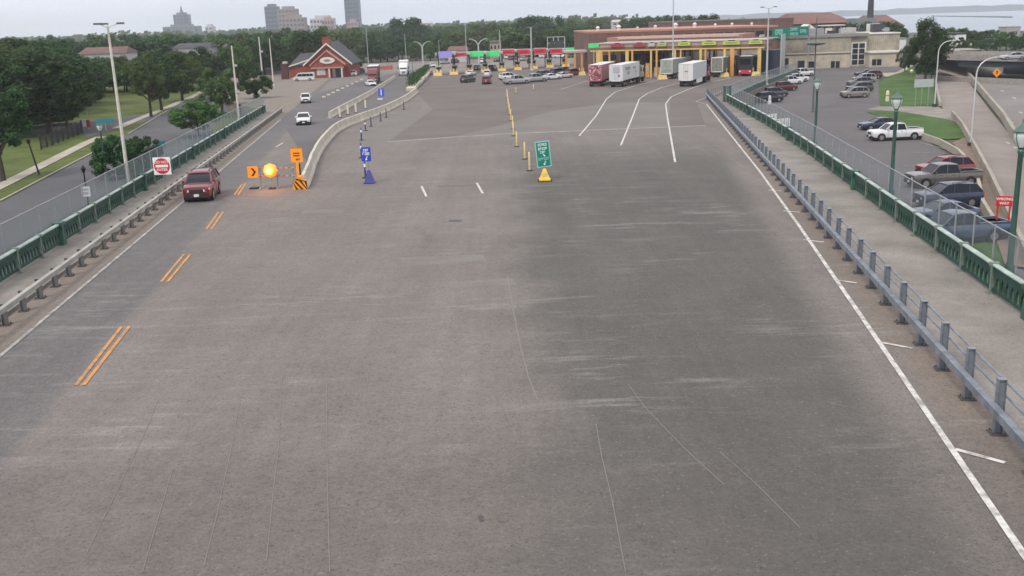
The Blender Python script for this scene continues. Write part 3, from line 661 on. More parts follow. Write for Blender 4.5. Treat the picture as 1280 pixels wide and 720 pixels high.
MB().lathe([(.2, h0-.35), (1.25, h0-.2), (1.35, h0), (1.1, h0+.1), (.2, h0+.3)], 16).build('lamp_head', M_poled, t, 40)
farm = L(1090, 106)
# black street lamp with a white sign on the left street
b = L(112, 266); t = thing('street_lamp', 'black lantern street lamp on the left street carrying a white sign', 'street lamp', b)
hh = A(106, 208, b.y).z-b.z
M_black = mat('black_iron', (.012,.012,.014), .5, .2, .2)
MB().lathe([(.16, 0), (.16, .3), (.07, .5), (.055, hh-.55), (.1, hh-.5)], 10).build('pole', M_black, t, 50); MB().lathe([(.1, hh-.5), (.2, hh-.2), (.22, hh-.15), (.1, hh), (.03, hh+.12)], 8).build('lantern', M_black, t)
sgz = A(111, 239, b.y).z-b.z; o = thing('notice_board', 'small white sign fixed to the black street lamp', 'sign', b+Vector((0, -.12, sgz)))
MB().box(-.36, .36, -.02, .02, -.42, .42).build('panel', mat('sign_white', (.68,.70,.72), .4, 0, .05), o); MB().box(-.22, .22, -.026, -.021, .08, .25).box(-.25, .2, -.026, -.021, -.25, -.05).build('print', mat('print_grey', (.3,.32,.36), .5), o)
# green park lamp on the left
b = L(134, 226); hh = A(126, 152, b.y).z-b.z; t = lantern('green lantern lamp post beside the street bush on the left', b, hh, 'green lantern lamp posts')
o = thing('street_name_sign', 'teal street name sign above the green lamp by the bush', 'sign', A(131, 151, b.y-.3)); MB().box(-.9, .9, -.02, .02, -.22, .22).build('panel', mat('street_sign_teal', (.02,.16,.20), .4), o); MB().cyl((0, .03, -1.1), (0, .03, .2), .03).build('stem', M_galv, o)
b = L(205, 208); o = thing('street_name_sign', 'small teal sign on a post right of the street bush', 'sign', b); hz = A(205, 180, b.y).z-b.z; MB().box(-.45, .45, -.02, .02, hz-.45, hz+.35).build('panel', MATS['street_sign_teal'], o); MB().cyl((0, .05, 0), (0, .05, hz+.3), .035).build('post', M_galv, o)
# black iron fence in the park
pts = [L(52, 187).lerp(L(103, 167), k/8) for k in range(9)]; t = thing('iron_fence', 'black iron fence beside the park path', 'fence', pts[0])
for p in pts: MB().box(-.09, .09, -.09, .09, 0, 2.0).build('post', M_black, t, loc=p-pts[0])
dd = pts[-1]-pts[0]
for k in range(1, 80): 
    p = dd*(k/80); MB().box(p.x-.018, p.x+.018, p.y-.018, p.y+.018, .1, 1.75).build('bar', M_black, t)
for z in (.2, 1.6): MB().tube([(0, 0, z), dd+Vector((0, 0, z))], .035, 5).build('rail', M_black, t)
b = L(49, 218); t = thing('wooden_pole', 'leaning dark pole beside the park path', 'pole', b); hh = A(43, 178, b.y).z-b.z; MB().cyl((0, 0, 0), (-.6, 0, hh), .1, .08).build('shaft', M_black, t); MB().box(-.75, -.45, -.1, .1, hh-.1, hh+.35).build('cap', M_black, t)
b = L(109, 162); o = thing('notice_board', 'small red and white sign by the side street', 'sign', b); MB().box(-.6, 0, -.03, .03, .5, 1.6).build('panel', mat('sign_white', (.7,.7,.7)), o); MB().box(.01, .6, -.03, .03, .4, 1.5).build('red_panel', mat('sign_red', (.42,.015,.02), .4, 0, .05), o); MB().cyl((.3, .06, 0), (.3, .06, 3.0), .05).build('post', M_polew, o)
# ------------------------------------------------------------------ signs
M_sred = mat('sign_red_face', (.50,.02,.03), .35, 0, .06); M_swh = mat('sign_white_face', (.78,.78,.78), .35, 0, .04)
M_sblk = mat('sign_black', (.01,.01,.01), .5); M_syel = mat('sign_yellow_orange', (.80,.30,.01), .4, 0, .06); M_sgrn = mat('sign_green', (.0,.20,.15), .35, 0, .05)
M_sgrnb = mat('sign_green_border', (.28,.55,.48), .35, 0, .05); M_sblu = mat('sign_blue', (.015,.06,.42), .35, 0, .05); M_ypl = mat('yellow_plastic', (.72,.48,.06), .5, 0, .12); M_ypale = mat('faded_yellow_plastic', (.62,.50,.20), .6, 0, .2, 4.)
M_bpl = mat('blue_plastic', (.03,.04,.22), .5, 0, .15)
M_glyph = mat('sign_lettering', (.75,.78,.78), .4)
# do not enter, on a post behind the left balustrade
gy = 71.0; b = Vector((A(202, 240, gy).x-.0, gy, deck_z(gy))); b.x = lgx(gy)-LB+.28
c = A(202.5, 207.5, gy); k_ = b.x/c.x if c.x else 1
t = thing('do_not_enter_sign', 'square white DO NOT ENTER sign with red disc on the left balustrade', 'sign', Vector((c.x, gy, deck_z(gy)+.15)))
z0 = c.z-t.location.z
MB().box(-.62, .62, -.02, .02, z0-.62, z0+.62).build('panel', M_swh, t); MB().cyl((0, -.021, z0), (0, -.034, z0), .56, n=40).build('disc', M_sred, t)
MB().box(-.44, .44, -.046, -.035, z0-.09, z0+.09).build('bar', M_swh, t)
lettering('DO NOT', .26, M_swh, t, (0, -.040, z0+.27)); lettering('ENTER', .26, M_swh, t, (0, -.040, z0-.27)); MB().cyl((0, .05, 0), (0, .05, z0+.5), .035).build('post', M_galv, t)
def glyphs(rows, parent, m, y=-.045, gap=.25):
    """rows of unreadable lettering: (x0,x1,z0,z1,count)"""
    for x0, x1, z0_, z1_, n in rows:
        mb = MB(); w_ = (x1-x0)/n; rr = random.Random(int(x0*100+z0_*77+n))
        for i in range(n):
            a, b_ = x0+i*w_+w_*.08, x0+(i+1)*w_-w_*.14; hgt = z1_-z0_
            mb.box(a, a+(b_-a)*.3, y, y+.01, z0_, z1_); mb.box(a+(b_-a)*.3, b_, y, y+.01, z1_-hgt*.22, z1_)
            if rr.random() < .6: mb.box(a+(b_-a)*.3, b_, y, y+.01, z0_, z0_+hgt*.22)
            if rr.random() < .6: mb.box(b_-(b_-a)*.28, b_, y, y+.01, z0_+hgt*.22, z1_-hgt*.22)
            if rr.random() < .5: mb.box(a+(b_-a)*.3, b_-(b_-a)*.28, y, y+.01, z0_+hgt*.42, z0_+hgt*.58)
        mb.build('lettering', m, parent)
def arrow(parent, m, c, s, ang, y=-.045):
    M = Matrix.Translation((c[0], 0, c[1])) @ Matrix.Rotation(ang, 4, 'Y')
    MB().side([(-.08*s, .5*s), (.08*s, .5*s), (.08*s, -.1*s), (.26*s, -.1*s), (0, -.5*s), (-.26*s, -.1*s), (-.08*s, -.1*s)], y, y+.01, M).build('arrow', m, parent)
def cone_base(parent, m, w_, h):
    return MB().loft([[(-w_, -w_, 0), (w_, -w_, 0), (w_, w_, 0), (-w_, w_, 0)], [(-w_, -w_, .1), (w_, -w_, .1), (w_, w_, .1), (-w_, w_, .1)], [(-w_*.85, -w_*.85, .16), (w_*.85, -w_*.85, .16), (w_*.85, w_*.85, .16), (-w_*.85, w_*.85, .16)], [(-.09, -.09, h), (.09, -.09, h), (.09, .09, h), (-.09, .09, h)]]).build('base', m, parent)
# green lane sign, tilted on its yellow pyramid foot
b = D(681, 226); t = thing('lane_sign', 'tilted tall green lane sign on a yellow pyramid base in mid-road', 'sign', b)
M_rb = mat('black_rubber', (.015,.015,.015), .8); MB().box(-.5, .5, -.5, .5, 0, .05).build('foot', M_rb, t); 
cone_base(t, M_ypl, .4, .82).location.z = .05
MB().box(-.12, .12, -.30, -.28, .3, .6).build('warning_label', M_ypale, t)
MB().cyl((0, 0, .8), (-.06, 0, 2.4), .035).build('post', M_galv, t)
def board_mesh(w_, h, y0, y1): return MB().box(-w_/2, w_/2, y0, y1, -h/2, h/2)
o = board_mesh(1.02, 1.82, -.02, .02).build('sign_board', M_sgrnb, t, loc=(-.07, -.06, 1.90)); o.rotation_euler = (0, math.radians(-5), 0);
q = board_mesh(.88, 1.68, -.03, -.021).build('face', M_sgrn, o)
glyphs([(-.32, .32, .58, .76, 5), (-.32, .32, .30, .48, 5), (-.22, .16, .06, .22, 3)], o, M_glyph); glyphs([(-.38, .38, -.42, -.24, 6)], o, M_sgrnb)
arrow(o, M_glyph, (.05, -.07), .26, -.6); arrow(o, M_glyph, (.05, -.64), .34, .5)
# blue lane sign on a blue cone foot
b = D(462, 229); t = thing('lane_sign', 'blue lane sign with white figures on a dark blue cone base', 'sign', b)
cone_base(t, M_bpl, .38, .95); MB().cyl((0, 0, .9), (-.04, 0, 2.6), .04).build('post', M_galv, t)
o = board_mesh(.68, 1.02, -.02, .02).build('sign_board', M_sblu, t, loc=(-.10, -.07, 2.12)); glyphs([(-.2, .2, .2, .38, 3), (-.26, .26, -.06, .14, 3)], o, M_glyph); arrow(o, M_glyph, (.02, -.3), .34, .35)
MB().box(-.25, .25, -.03, .03, .98, 1.05).build('crossbar', M_galv, t)
# amber warning assembly at the nose of the concrete barrier
b = D(376, 236); t = thing('striped_barrier_nose', 'black and yellow striped block at the nose of the concrete barrier', 'marker', b, math.radians(6))
MB().side([(-.52, 0), (.52, 0), (.42, .55), (.12, .92), (-.12, .92), (-.42, .55)], -.4, .4).build('block', M_syel, t)
for k in range(4):
    x = -.75+k*.36; pl = [(max(-.5, min(.5, xx)), z) for xx, z in ((x, .62), (x+.15, .62), (x+.62, .02), (x+.47, .02))]
    MB().side(pl, -.412, -.402).build('stripe', M_sblk, t)
MB().side([(-.3, .70), (-.2, .80), (.32, .62), (.42, .55)], -.412, -.402).build('stripe', M_sblk, t)
b = D(374, 231); t = thing('warning_sign', 'orange-yellow warning sign on a wide post above the striped block', 'sign', b); yc = A(372.5, 194, b.y).z-b.z
MB().box(-.1, .1, -.05, .05, 0, yc-.4).build('post', M_syel, t); MB().box(.11, .2, -.05, .05, .6, yc-.6).build('post_edge', M_sblk, t)
MB().box(-.42, .42, -.02, .02, yc-.5, yc+.5).build('panel', M_syel, t); glyphs([(-.24, .24, yc+.1, yc+.2, 4), (-.24, .24, yc-.08, yc+.02, 4), (-.08, .26, yc-.36, yc-.24, 3)], t, M_sblk)
MB().box(-.42, .42, -.03, .0, yc+.502, yc+.56).build('cap', mat('ochre', (.35,.13,.01), .5), t)
# barricade with chevron and flashing amber beacon
b = D(318, 236); t = thing('chevron_sign', 'small orange chevron arrow sign at the left end of the barricade', 'sign', b); zc = A(318, 215, b.y).z-b.z
MB().box(-.36, .36, -.02, .02, zc-.40, zc+.40).build('panel', M_syel, t)
MB().side([(-.12, zc+.28), (.04, zc+.28), (.24, zc), (.04, zc-.28), (-.12, zc-.28), (.08, zc)], -.034, -.021).build('chevron', M_sblk, t); MB().cyl((0, .05, 0), (0, .05, zc+.35), .03).build('post', M_galv, t); MB().box(-.3, .3, -.25, .3, 0, .1).build('foot', M_rb, t)
a0, a1 = D(325, 235.5), D(370, 234); dd = a1-a0; t = thing('barricade', 'red and white striped two-rail barricade between the chevron and the barrier nose', 'barricade', a0, math.atan2(dd.y, dd.x))
ln = dd.xy.length; M_bred = mat('barricade_red', (.30,.05,.04), .5)
for z in (.82, 1.38):
    MB().box(0, ln, -.025, .025, z, z+.09).build('rail', mat('rail_dull', (.30,.27,.25), .6), t)
    for k in range(int(ln/.42)): MB().box(k*.42+.05, k*.42+.26, -.031, -.026, z+.002, z+.088).build('stripe', M_bred, t)
for x in (.1, ln*.5, ln-.1): MB().box(x-.025, x+.025, .031, .07, 0, 1.45).build('upright', mat('dull_upright', (.16,.15,.145), .7), t); MB().box(x-.06, x+.06, -.5, .5, 0, .06).build('foot', M_galv, t)
b = D(341, 236); zc = A(341, 212.5, b.y).z-b.z; t = thing('warning_beacon', 'flashing amber beacon glowing in front of the barricade', 'beacon', b)
M_amber = mat('amber_glow_lens', (.9,.4,.05), .3, emit=(1.0, .09, .01, 1.7)); M_amber2 = mat('amber_glow_core', (1,.8,.3), .3, emit=(1., .34, .04, 3.2))
MB().cyl((0, 0, 0), (0, 0, zc-.3), .04).build('post', M_galv, t); MB().box(-.25, .25, -.25, .25, 0, .08).build('foot', M_rb, t); MB().box(-.2, .2, -.05, .1, zc-.42, zc-.2).build('battery_case', M_syel, t)
MB().lathe([(.02, -.50), (.36, -.36), (.50, 0), (.36, .36), (.02, .50)], 20).build('lens', M_amber, t, 60, loc=(0, -.25, zc)); MB().lathe([(.01, -.24), (.19, -.17), (.27, 0), (.19, .17), (.01, .24)], 16).build('glow_core', M_amber2, t, 60, loc=(0, -.66, zc))  # lens and core enlarged: the spread of the beacon's glow is put into the shape
ld = bpy.data.lights.new('beacon_light', 'POINT'); ld.energy = 110; ld.color = (1, .36, .08); ld.shadow_soft_size = .4; lo = link('beacon_light', ld, t, (0, -1.3, zc))
# WRONG WAY sign beside the car park (two red posts)
b = L(1251, 300); zc = A(1253, 251.5, b.y).z-b.z; t = thing('wrong_way_sign', 'red WRONG WAY sign on two red posts beside the ramp', 'sign', b, math.radians(-20))
MB().box(-.46, .46, -.02, .02, zc-.32, zc+.32).build('panel', M_sred, t); lettering('WRONG', .24, M_swh, t, (0, -.025, zc+.13)); lettering('WAY', .24, M_swh, t, (0, -.025, zc-.14))
for s_ in (-1, 1): MB().box(s_*.34-.05, s_*.34+.05, .03, .09, 0, zc-.3).build('post', M_sred, t)
# white board on the lawn, diamond sign by the overpass, small things in the car park
b = L(1153, 133); t = thing('sign_board', 'large pale blank sign board on thin posts on the lawn', 'sign', b); z0 = A(1153, 109, b.y).z-GZ; z1 = A(1153, 99, b.y).z-GZ
MB().box(-1.45, 1.45, -.04, .04, z0, z1).build('panel', mat('board_grey', (.34,.40,.37), .6), t)
for x in (-1.1, -.2, .8): MB().box(x-.05, x+.05, .05, .13, 0, z1-.1).build('post', M_galv, t)
b = L(1245, 104); t = thing('diamond_sign', 'orange diamond warning sign in front of the dark overpass opening', 'sign', b); zc = A(1245, 91, b.y).z-GZ
MB().side([(0, zc-.85), (.85, zc), (0, zc+.85), (-.85, zc)], -.03, .03).build('panel', M_syel, t); MB().cyl((0, .08, 0), (0, .08, zc+.3), .06).build('post', M_galv, t)
MB().side([(-.1, zc-.3), (.1, zc-.3), (.1, zc+.1), (.3, zc+.1), (0, zc+.45), (-.3, zc+.1), (-.1, zc+.1)], -.045, -.032).build('arrow', M_sblk, t)
b = L(1109, 127); t = thing('utility_pedestal', 'small pale yellow-topped post at the corner of the lawn', 'post', b); MB().lathe([(.3, 0), (.28, .8), (.1, .85), (.1, 1.0), (.28, 1.05), (.25, 1.6), (.1, 1.75)], 10).build('body', mat('pale_yellow', (.62,.58,.42), .6), t)
b = L(1139, 96); t = thing('globe_lamp', 'small globe on a post on the far lawn', 'lamp', b); MB().cyl((0, 0, 0), (0, 0, .8), .06).build('post', M_galv, t); MB().lathe([(.02, .8), (.28, .95), (.38, 1.2), (.28, 1.45), (.02, 1.6)], 12).build('globe', mat('cream_globe', (.62,.58,.42), .5), t, 60)
for px, py, lb in ((954, 126, 'white bollard beside the nearest black parked SUV'), (962, 130, 'short white cone-shaped post in front of the dark parked SUVs')):
    b = L(px, py); t = thing('bollard', lb, 'bollard', b); MB().lathe([(.35, 0), (.30, .1), (.22, .9), (.2, 1.3), (.05, 1.4)], 10).build('body', mat('chalk_white', (.6,.62,.62), .6), t, 50); MB().lathe([(.24, .5), (.24, .75)], 10).build('band', M_galv, t)
# stacked pale barriers on the lot below the fence (seen through it)
for k, (px, py, lb) in enumerate(((962, 152, 'pale striped barrier panel in the lot behind the fence, left of the pair'), (978, 158, 'pale striped barrier panel in the lot behind the fence, right of the pair'))):
    b = L(px, py); t = thing('lot_barrier', lb, 'barrier', b, .5); 
    for j in range(4): MB().box(-1.2+j*.65, -.8+j*.65, -.15, .15, 0, 1.0).build('block', M_swh, t)
    MB().box(-1.25, 1.6, .151, .22, .3, .5).build('rail', M_galv, t)
# ------------------------------------------------------------------ delineator posts
def delineator(label, px, py, h, m, cat, grp, band=None):
    b = D(px, py); t = thing('delineator_post', label, cat, b, 0, grp)
    shared('tube', cached('del_tube%.2f' % h, lambda: MB().lathe([(.075, .06), (.07, h*.5), (.065, h-.03), (.03, h)], 10), 50), m, t)
    shared('foot', cached('del_foot', lambda: MB().lathe([(.27, 0), (.26, .04), (.12, .08)], 10)), M_rb, t)
    if band: shared('band', cached('del_band%.2f' % h, lambda: MB().lathe([(.079, h*.62), (.078, h*.8)], 10)), band, t)
yd = [(662,213.5),(656,199),(646,183.5),(642,170),(641,161),(638.7,151),(637,143.5),(635.8,136.5),(635,131),(634.6,126),(634,122)]
for i, (x, y) in enumerate(yd):
    lb = 'nearest tall yellow delineator post beside the green lane sign' if i == 0 else ('last yellow delineator post of the row, nearest the booths' if i == len(yd)-1 else '%s yellow delineator post of the row counted from the green sign' % ORD[i])
    delineator(lb, x, y, 1.45, M_ypale, 'delineator', 'yellow delineator posts down the plaza')
delineator('lone yellow post beyond the delineator row, left of two', 645, 117, 1.1, M_ypale, 'delineator', 'yellow delineator posts down the plaza'); delineator('lone yellow post beyond the delineator row, right of two', 667, 113, 1.1, M_ypale, 'delineator', 'yellow delineator posts down the plaza')
bd = [(457,222.5),(452,197.5),(452,175.5),(457,163.5),(464,158),(476,151.5),(483,147),(505,137)]
for i, (x, y) in enumerate(bd):
    lb = 'dark blue delineator post right behind the blue lane sign' if i == 0 else '%s dark blue delineator post of the row counted from the blue sign' % ORD[i]
    delineator(lb, x, y, 1.35 if i < 3 else 1.2, M_bpl if i < 3 else mat('dark_delineator', (.05,.055,.09), .6), 'delineator', 'blue delineator posts by the concrete barrier', M_swh if i < 4 else None)
for i, (x, y) in enumerate([(425,147),(435,143.5),(445,141),(457,136)]):
    b = D(x, y); t = thing('marker_post', '%s pale yellow marker post behind the concrete barrier from the left' % ORD[i], 'marker', b, 0, 'pale marker posts behind the barrier'); MB().box(-.13, .13, -.05, .05, 0, 1.35).build('panel', mat('pale_yellow_post', (.60,.53,.38), .6), t); MB().box(-.25, .25, -.2, .2, 0, .1).build('foot', M_rb, t)
b = D(477, 125); t = thing('lane_sign', 'small blue sign on a low white stand on the left roadway', 'sign', b); MB().box(-.5, .5, -.05, .05, .6, 2.0).build('panel', mat('bright_blue', (.06,.10,.55), .4), t); MB().box(-.08, .08, -.056, -.051, .8, 1.8).build('stripe', M_glyph, t); MB().box(-.7, .2, -.25, .25, 0, .25).build('stand', M_swh, t); MB().box(-.05, .05, .06, .12, 0, .9).build('post', M_galv, t)
# ------------------------------------------------------------------ precast concrete barriers
JP = [(-.30, 0), (-.30, .10), (-.16, .32), (-.10, .90), (.10, .90), (.16, .32), (.30, .10), (.30, 0)]
def smooth_path(pts, step):
    out = []; n = len(pts)
    for i in range(n-1):
        p0, p1, p2, p3 = pts[max(i-1, 0)], pts[i], pts[i+1], pts[min(i+2, n-1)]
        for k in range(12):
            u = k/12; out.append(.5*((2*p1)+(p2-p0)*u+(2*p0-5*p1+4*p2-p3)*u*u+(3*p1-p0-3*p2+p3)*u**3))
    out.append(pts[-1]); res = [out[0]]; acc = 0
    for a, b_ in zip(out, out[1:]):
        l = (b_-a).length; 
        while acc+l >= step:
            r = (step-acc)/l; a = a.lerp(b_, r); l = (b_-a).length; acc = 0; res.append(a.copy())
        acc += l
    res.append(out[-1]); return res
def jersey(label, pxs, step, s=1.):
    pts = smooth_path([D(*p) for p in pxs], step); t = thing('concrete_barrier', label, 'barrier', pts[0]); b0 = pts[0]
    for i in range(len(pts)-1):
        d = pts[i+1]-pts[i]; e0 = pts[i]-b0; e1 = pts[i+1]-b0-d.normalized()*.03; 
        d0 = (pts[i+1]-pts[max(i-1, 0)]).normalized(); d1 = (pts[min(i+2, len(pts)-1)]-pts[i]).normalized()
        n0 = Vector((-d0.y, d0.x, 0)); n1 = Vector((-d1.y, d1.x, 0)); jx = random.uniform(-.02, .02)
        MB().loft([[e0+n0*(u*s+jx)+Vector((0, 0, v*s)) for u, v in JP], [e1+n1*(u*s+jx)+Vector((0, 0, v*s)) for u, v in JP]]).build('barrier_segment', M_conc, t)
jersey('long curving pale concrete barrier from the striped nose to the hedge', [(380,236),(386,221),(392,204),(403,184),(423,163.5),(450,152),(482,139.5),(506,127),(521,116)], 3.2, 1.12)
jersey('second pale concrete barrier along the middle of the left roadway', [(412,148),(430,137.5),(450,126.5),(470,114.5),(494,98)], 4., 1.0)
for i in range(9):
    x = 405+ (452-405)*i/8; y = 122-(122-100)*i/8; b = D(x, y); o = MB().loft([[(-.35, -.3, 0), (.35, -.3, 0), (.35, .3, 0), (-.35, .3, 0)], [(-.3, -.25, .3), (.3, -.25, .3), (.3, .25, .3), (-.3, .25, .3)]]).build('kerb_block', M_conc, None, loc=b); tag(o, '%s small concrete kerb block from the left before the brick building' % ORD[i], 'kerb block', 'kerb blocks before the brick building')
# ------------------------------------------------------------------ vehicles (front towards +x)
M_glass = mat('car_glass', (.010,.014,.022), .10, 0, .1, 1.); M_glass.node_tree.nodes['Principled BSDF'].inputs['Specular IOR Level'].default_value = .28
M_tyre = mat('tyre', (.012,.012,.012), .85, 0, .2, 8.); M_rim = mat('alloy_rim', (.30,.31,.32), .35, .6, .15, 6.)
M_trim = mat('black_trim', (.018,.018,.02), .6, 0, .2, 5.); M_head = mat('headlamp', (.62,.66,.70), .12, 0, .05); M_tail = mat('tail_lamp', (.38,.012,.012), .2, 0, .1)
M_lplate = mat('number_plate', (.62,.64,.66), .4); M_chrome = mat('chrome', (.5,.5,.52), .18, .9, .05)
def carpaint(name, c): return mat('car_paint_'+name, c, .28, .15, .06, .8, coat=.6)
CP = dict(red=carpaint('red', (.15,.016,.024)), taupe=carpaint('taupe', (.105,.095,.082)), white=carpaint('white', (.66,.67,.68)), silver=carpaint('silver', (.34,.35,.36)), grey=carpaint('grey', (.10,.105,.11)), dgrey=carpaint('dark_grey', (.045,.05,.055)),
          black=carpaint('black', (.012,.013,.016)), navy=carpaint('navy', (.018,.028,.07)), maroon=carpaint('maroon', (.10,.012,.018)), tan=carpaint('warm_grey', (.20,.185,.16)), blue=carpaint('slate_blue', (.05,.075,.13)), dred=carpaint('dark_red', (.22,.02,.03)))
def S(x, w_, zb, zt): return (x, w_, zb, zt)
KIND = {
 'suv': dict(body=[S(2.30,.76,.42,.84), S(2.27,.84,.32,.95), S(2.05,.89,.24,1.02), S(1.6,.915,.2,1.055), S(1.1,.92,.2,1.09), S(-.6,.92,.2,1.10), S(-1.8,.92,.2,1.12), S(-2.15,.90,.26,1.12), S(-2.28,.86,.34,1.02), S(-2.31,.78,.44,.9)],
     gh=[(1.22,1.07),(.40,1.60),(-.4,1.67),(-1.70,1.61),(-2.18,1.10)], gw=(.86,.66), wheels=(1.38,-1.36), wr=.36, bp=[.0,-1.15]),
 'sedan': dict(body=[S(2.38,.70,.38,.66), S(2.34,.80,.29,.77), S(2.05,.87,.22,.86), S(1.4,.90,.18,.92), S(.85,.905,.18,.96), S(-.9,.905,.18,.98), S(-1.5,.90,.18,1.0), S(-2.1,.88,.24,.99), S(-2.34,.82,.34,.92), S(-2.37,.74,.42,.8)],
     gh=[(1.0,.94),(.15,1.38),(-.35,1.44),(-1.05,1.38),(-1.85,.99)], gw=(.83,.58), wheels=(1.42,-1.38), wr=.33, bp=[-.15]),
 'pickup': dict(body=[S(2.92,.86,.5,.98), S(2.88,.92,.42,1.09), S(2.6,.96,.34,1.17), S(1.9,.985,.3,1.2), S(1.3,.99,.3,1.22), S(-.9,.99,.3,1.22), S(-1.4,.99,.3,1.22), S(-2.7,.98,.36,1.22), S(-2.9,.95,.44,1.2), S(-2.92,.92,.5,1.12)],
     gh=[(1.45,1.21),(.75,1.82),(.2,1.90),(-.75,1.86),(-.98,1.22)], gw=(.92,.72), wheels=(1.92,-1.85), wr=.41, bp=[.15]),
}
def ring(x, w_, zb, zt):
    zm = zb+(zt-zb)*.5; h = [(w_*.80, zb), (w_*.96, zb+.10), (w_, zm), (w_*.975, zt-.10), (w_*.90, zt-.015), (w_*.45, zt+.015)]
    return [(x, y, z) for y, z in h]+[(x, -y, z) for y, z in h[::-1]]
def body_mesh(k):
    return lambda: MB().loft([ring(*s_) for s_ in KIND[k]['body']])
def gh_outline(k):
    g = KIND[k]['gh']; (wb, wr_) = KIND[k]['gw']; zb = max(g[0][1], g[-1][1])-.02; zt = max(p[1] for p in g)
    return [(x, wb+(wr_-wb)*((z-zb)/(zt-zb))*(.9 if 0 < i < len(g)-1 else 1), z) for i, (x, z) in enumerate(g)]
def glass_mesh(k):
    def f():
        mb = MB(); o = gh_outline(k); lo = [(x, w_, z) for x, w_, z in o]; wb = KIND[k]['gw'][0]
        # side walls follow the roofline down to the belt, ends close with the screens
        n = len(o); zb = [o[0][2]+(o[-1][2]-o[0][2])*(o[0][0]-p[0])/(o[0][0]-o[-1][0])-.03 for p in o]
        L_ = [[(p[0], wb, zb[i]) for i, p in enumerate(o)], [(p[0], p[1], p[2]) for p in o]]; R_ = [[(x, -y, z) for x, y, z in r] for r in L_]
        mb.loft(L_, cap=False, closed=False); mb.loft(R_, cap=False, closed=False)
        mb.loft([[(x, y, z) for x, y, z in L_[1]], [(x, y, z) for x, y, z in R_[1]]], cap=False, closed=False)
        return mb
    return f
def roof_mesh(k):
    def f():
        mb = MB(); o = gh_outline(k); top = o[1:-1]; t_ = .035
        mb.loft([[(x, w_+.012, z-.05), (x, w_+.012, z+.01), (x, w_*.8, z+t_), (x, w_*.3, z+t_+.012), (x, -w_*.3, z+t_+.012), (x, -w_*.8, z+t_), (x, -w_-.012, z+.01), (x, -w_-.012, z-.05)] for x, w_, z in [(top[0][0]+.05, top[0][1]*.98, top[0][2]-.03)]+top+[(top[-1][0]-.05, top[-1][1]*.98, top[-1][2]-.03)]])
        for s_ in (1, -1):
            for a, b_ in ((0, 1), (len(o)-1, len(o)-2)):
                p, q = o[a], o[b_]; mb.tube([(p[0], s_*(KIND[k]['gw'][0]+.0), p[2]-.02), (q[0], s_*(q[1]+.0), q[2])], [.06, .05], 5)
            for bx in KIND[k]['bp']:
                i = 2; mb.tube([(bx, s_*(KIND[k]['gw'][0]+.004), o[0][2]), (bx-.08, s_*(o[2][1]+.004), o[2][2]-.02)], .04, 5)
        return mb
    return f
def wheel_mesh(r): return lambda: MB().side([(r*math.cos(a*math.pi/9), r*math.sin(a*math.pi/9)) for a in range(18)], -.12, .12)
def rim_mesh(r):
    def f():
        mb = MB(); mb.side([(r*.62*math.cos(a*math.pi/8), r*.62*math.sin(a*math.pi/8)) for a in range(16)], .121, .128); mb.side([(r*.62*math.cos(a*math.pi/8), r*.62*math.sin(a*math.pi/8)) for a in range(16)], -.128, -.121); return mb
    return f
def put(name, key, fn, m, t, loc=None, smooth=None): return shared(name, cached(key, fn, smooth), m, t, loc)
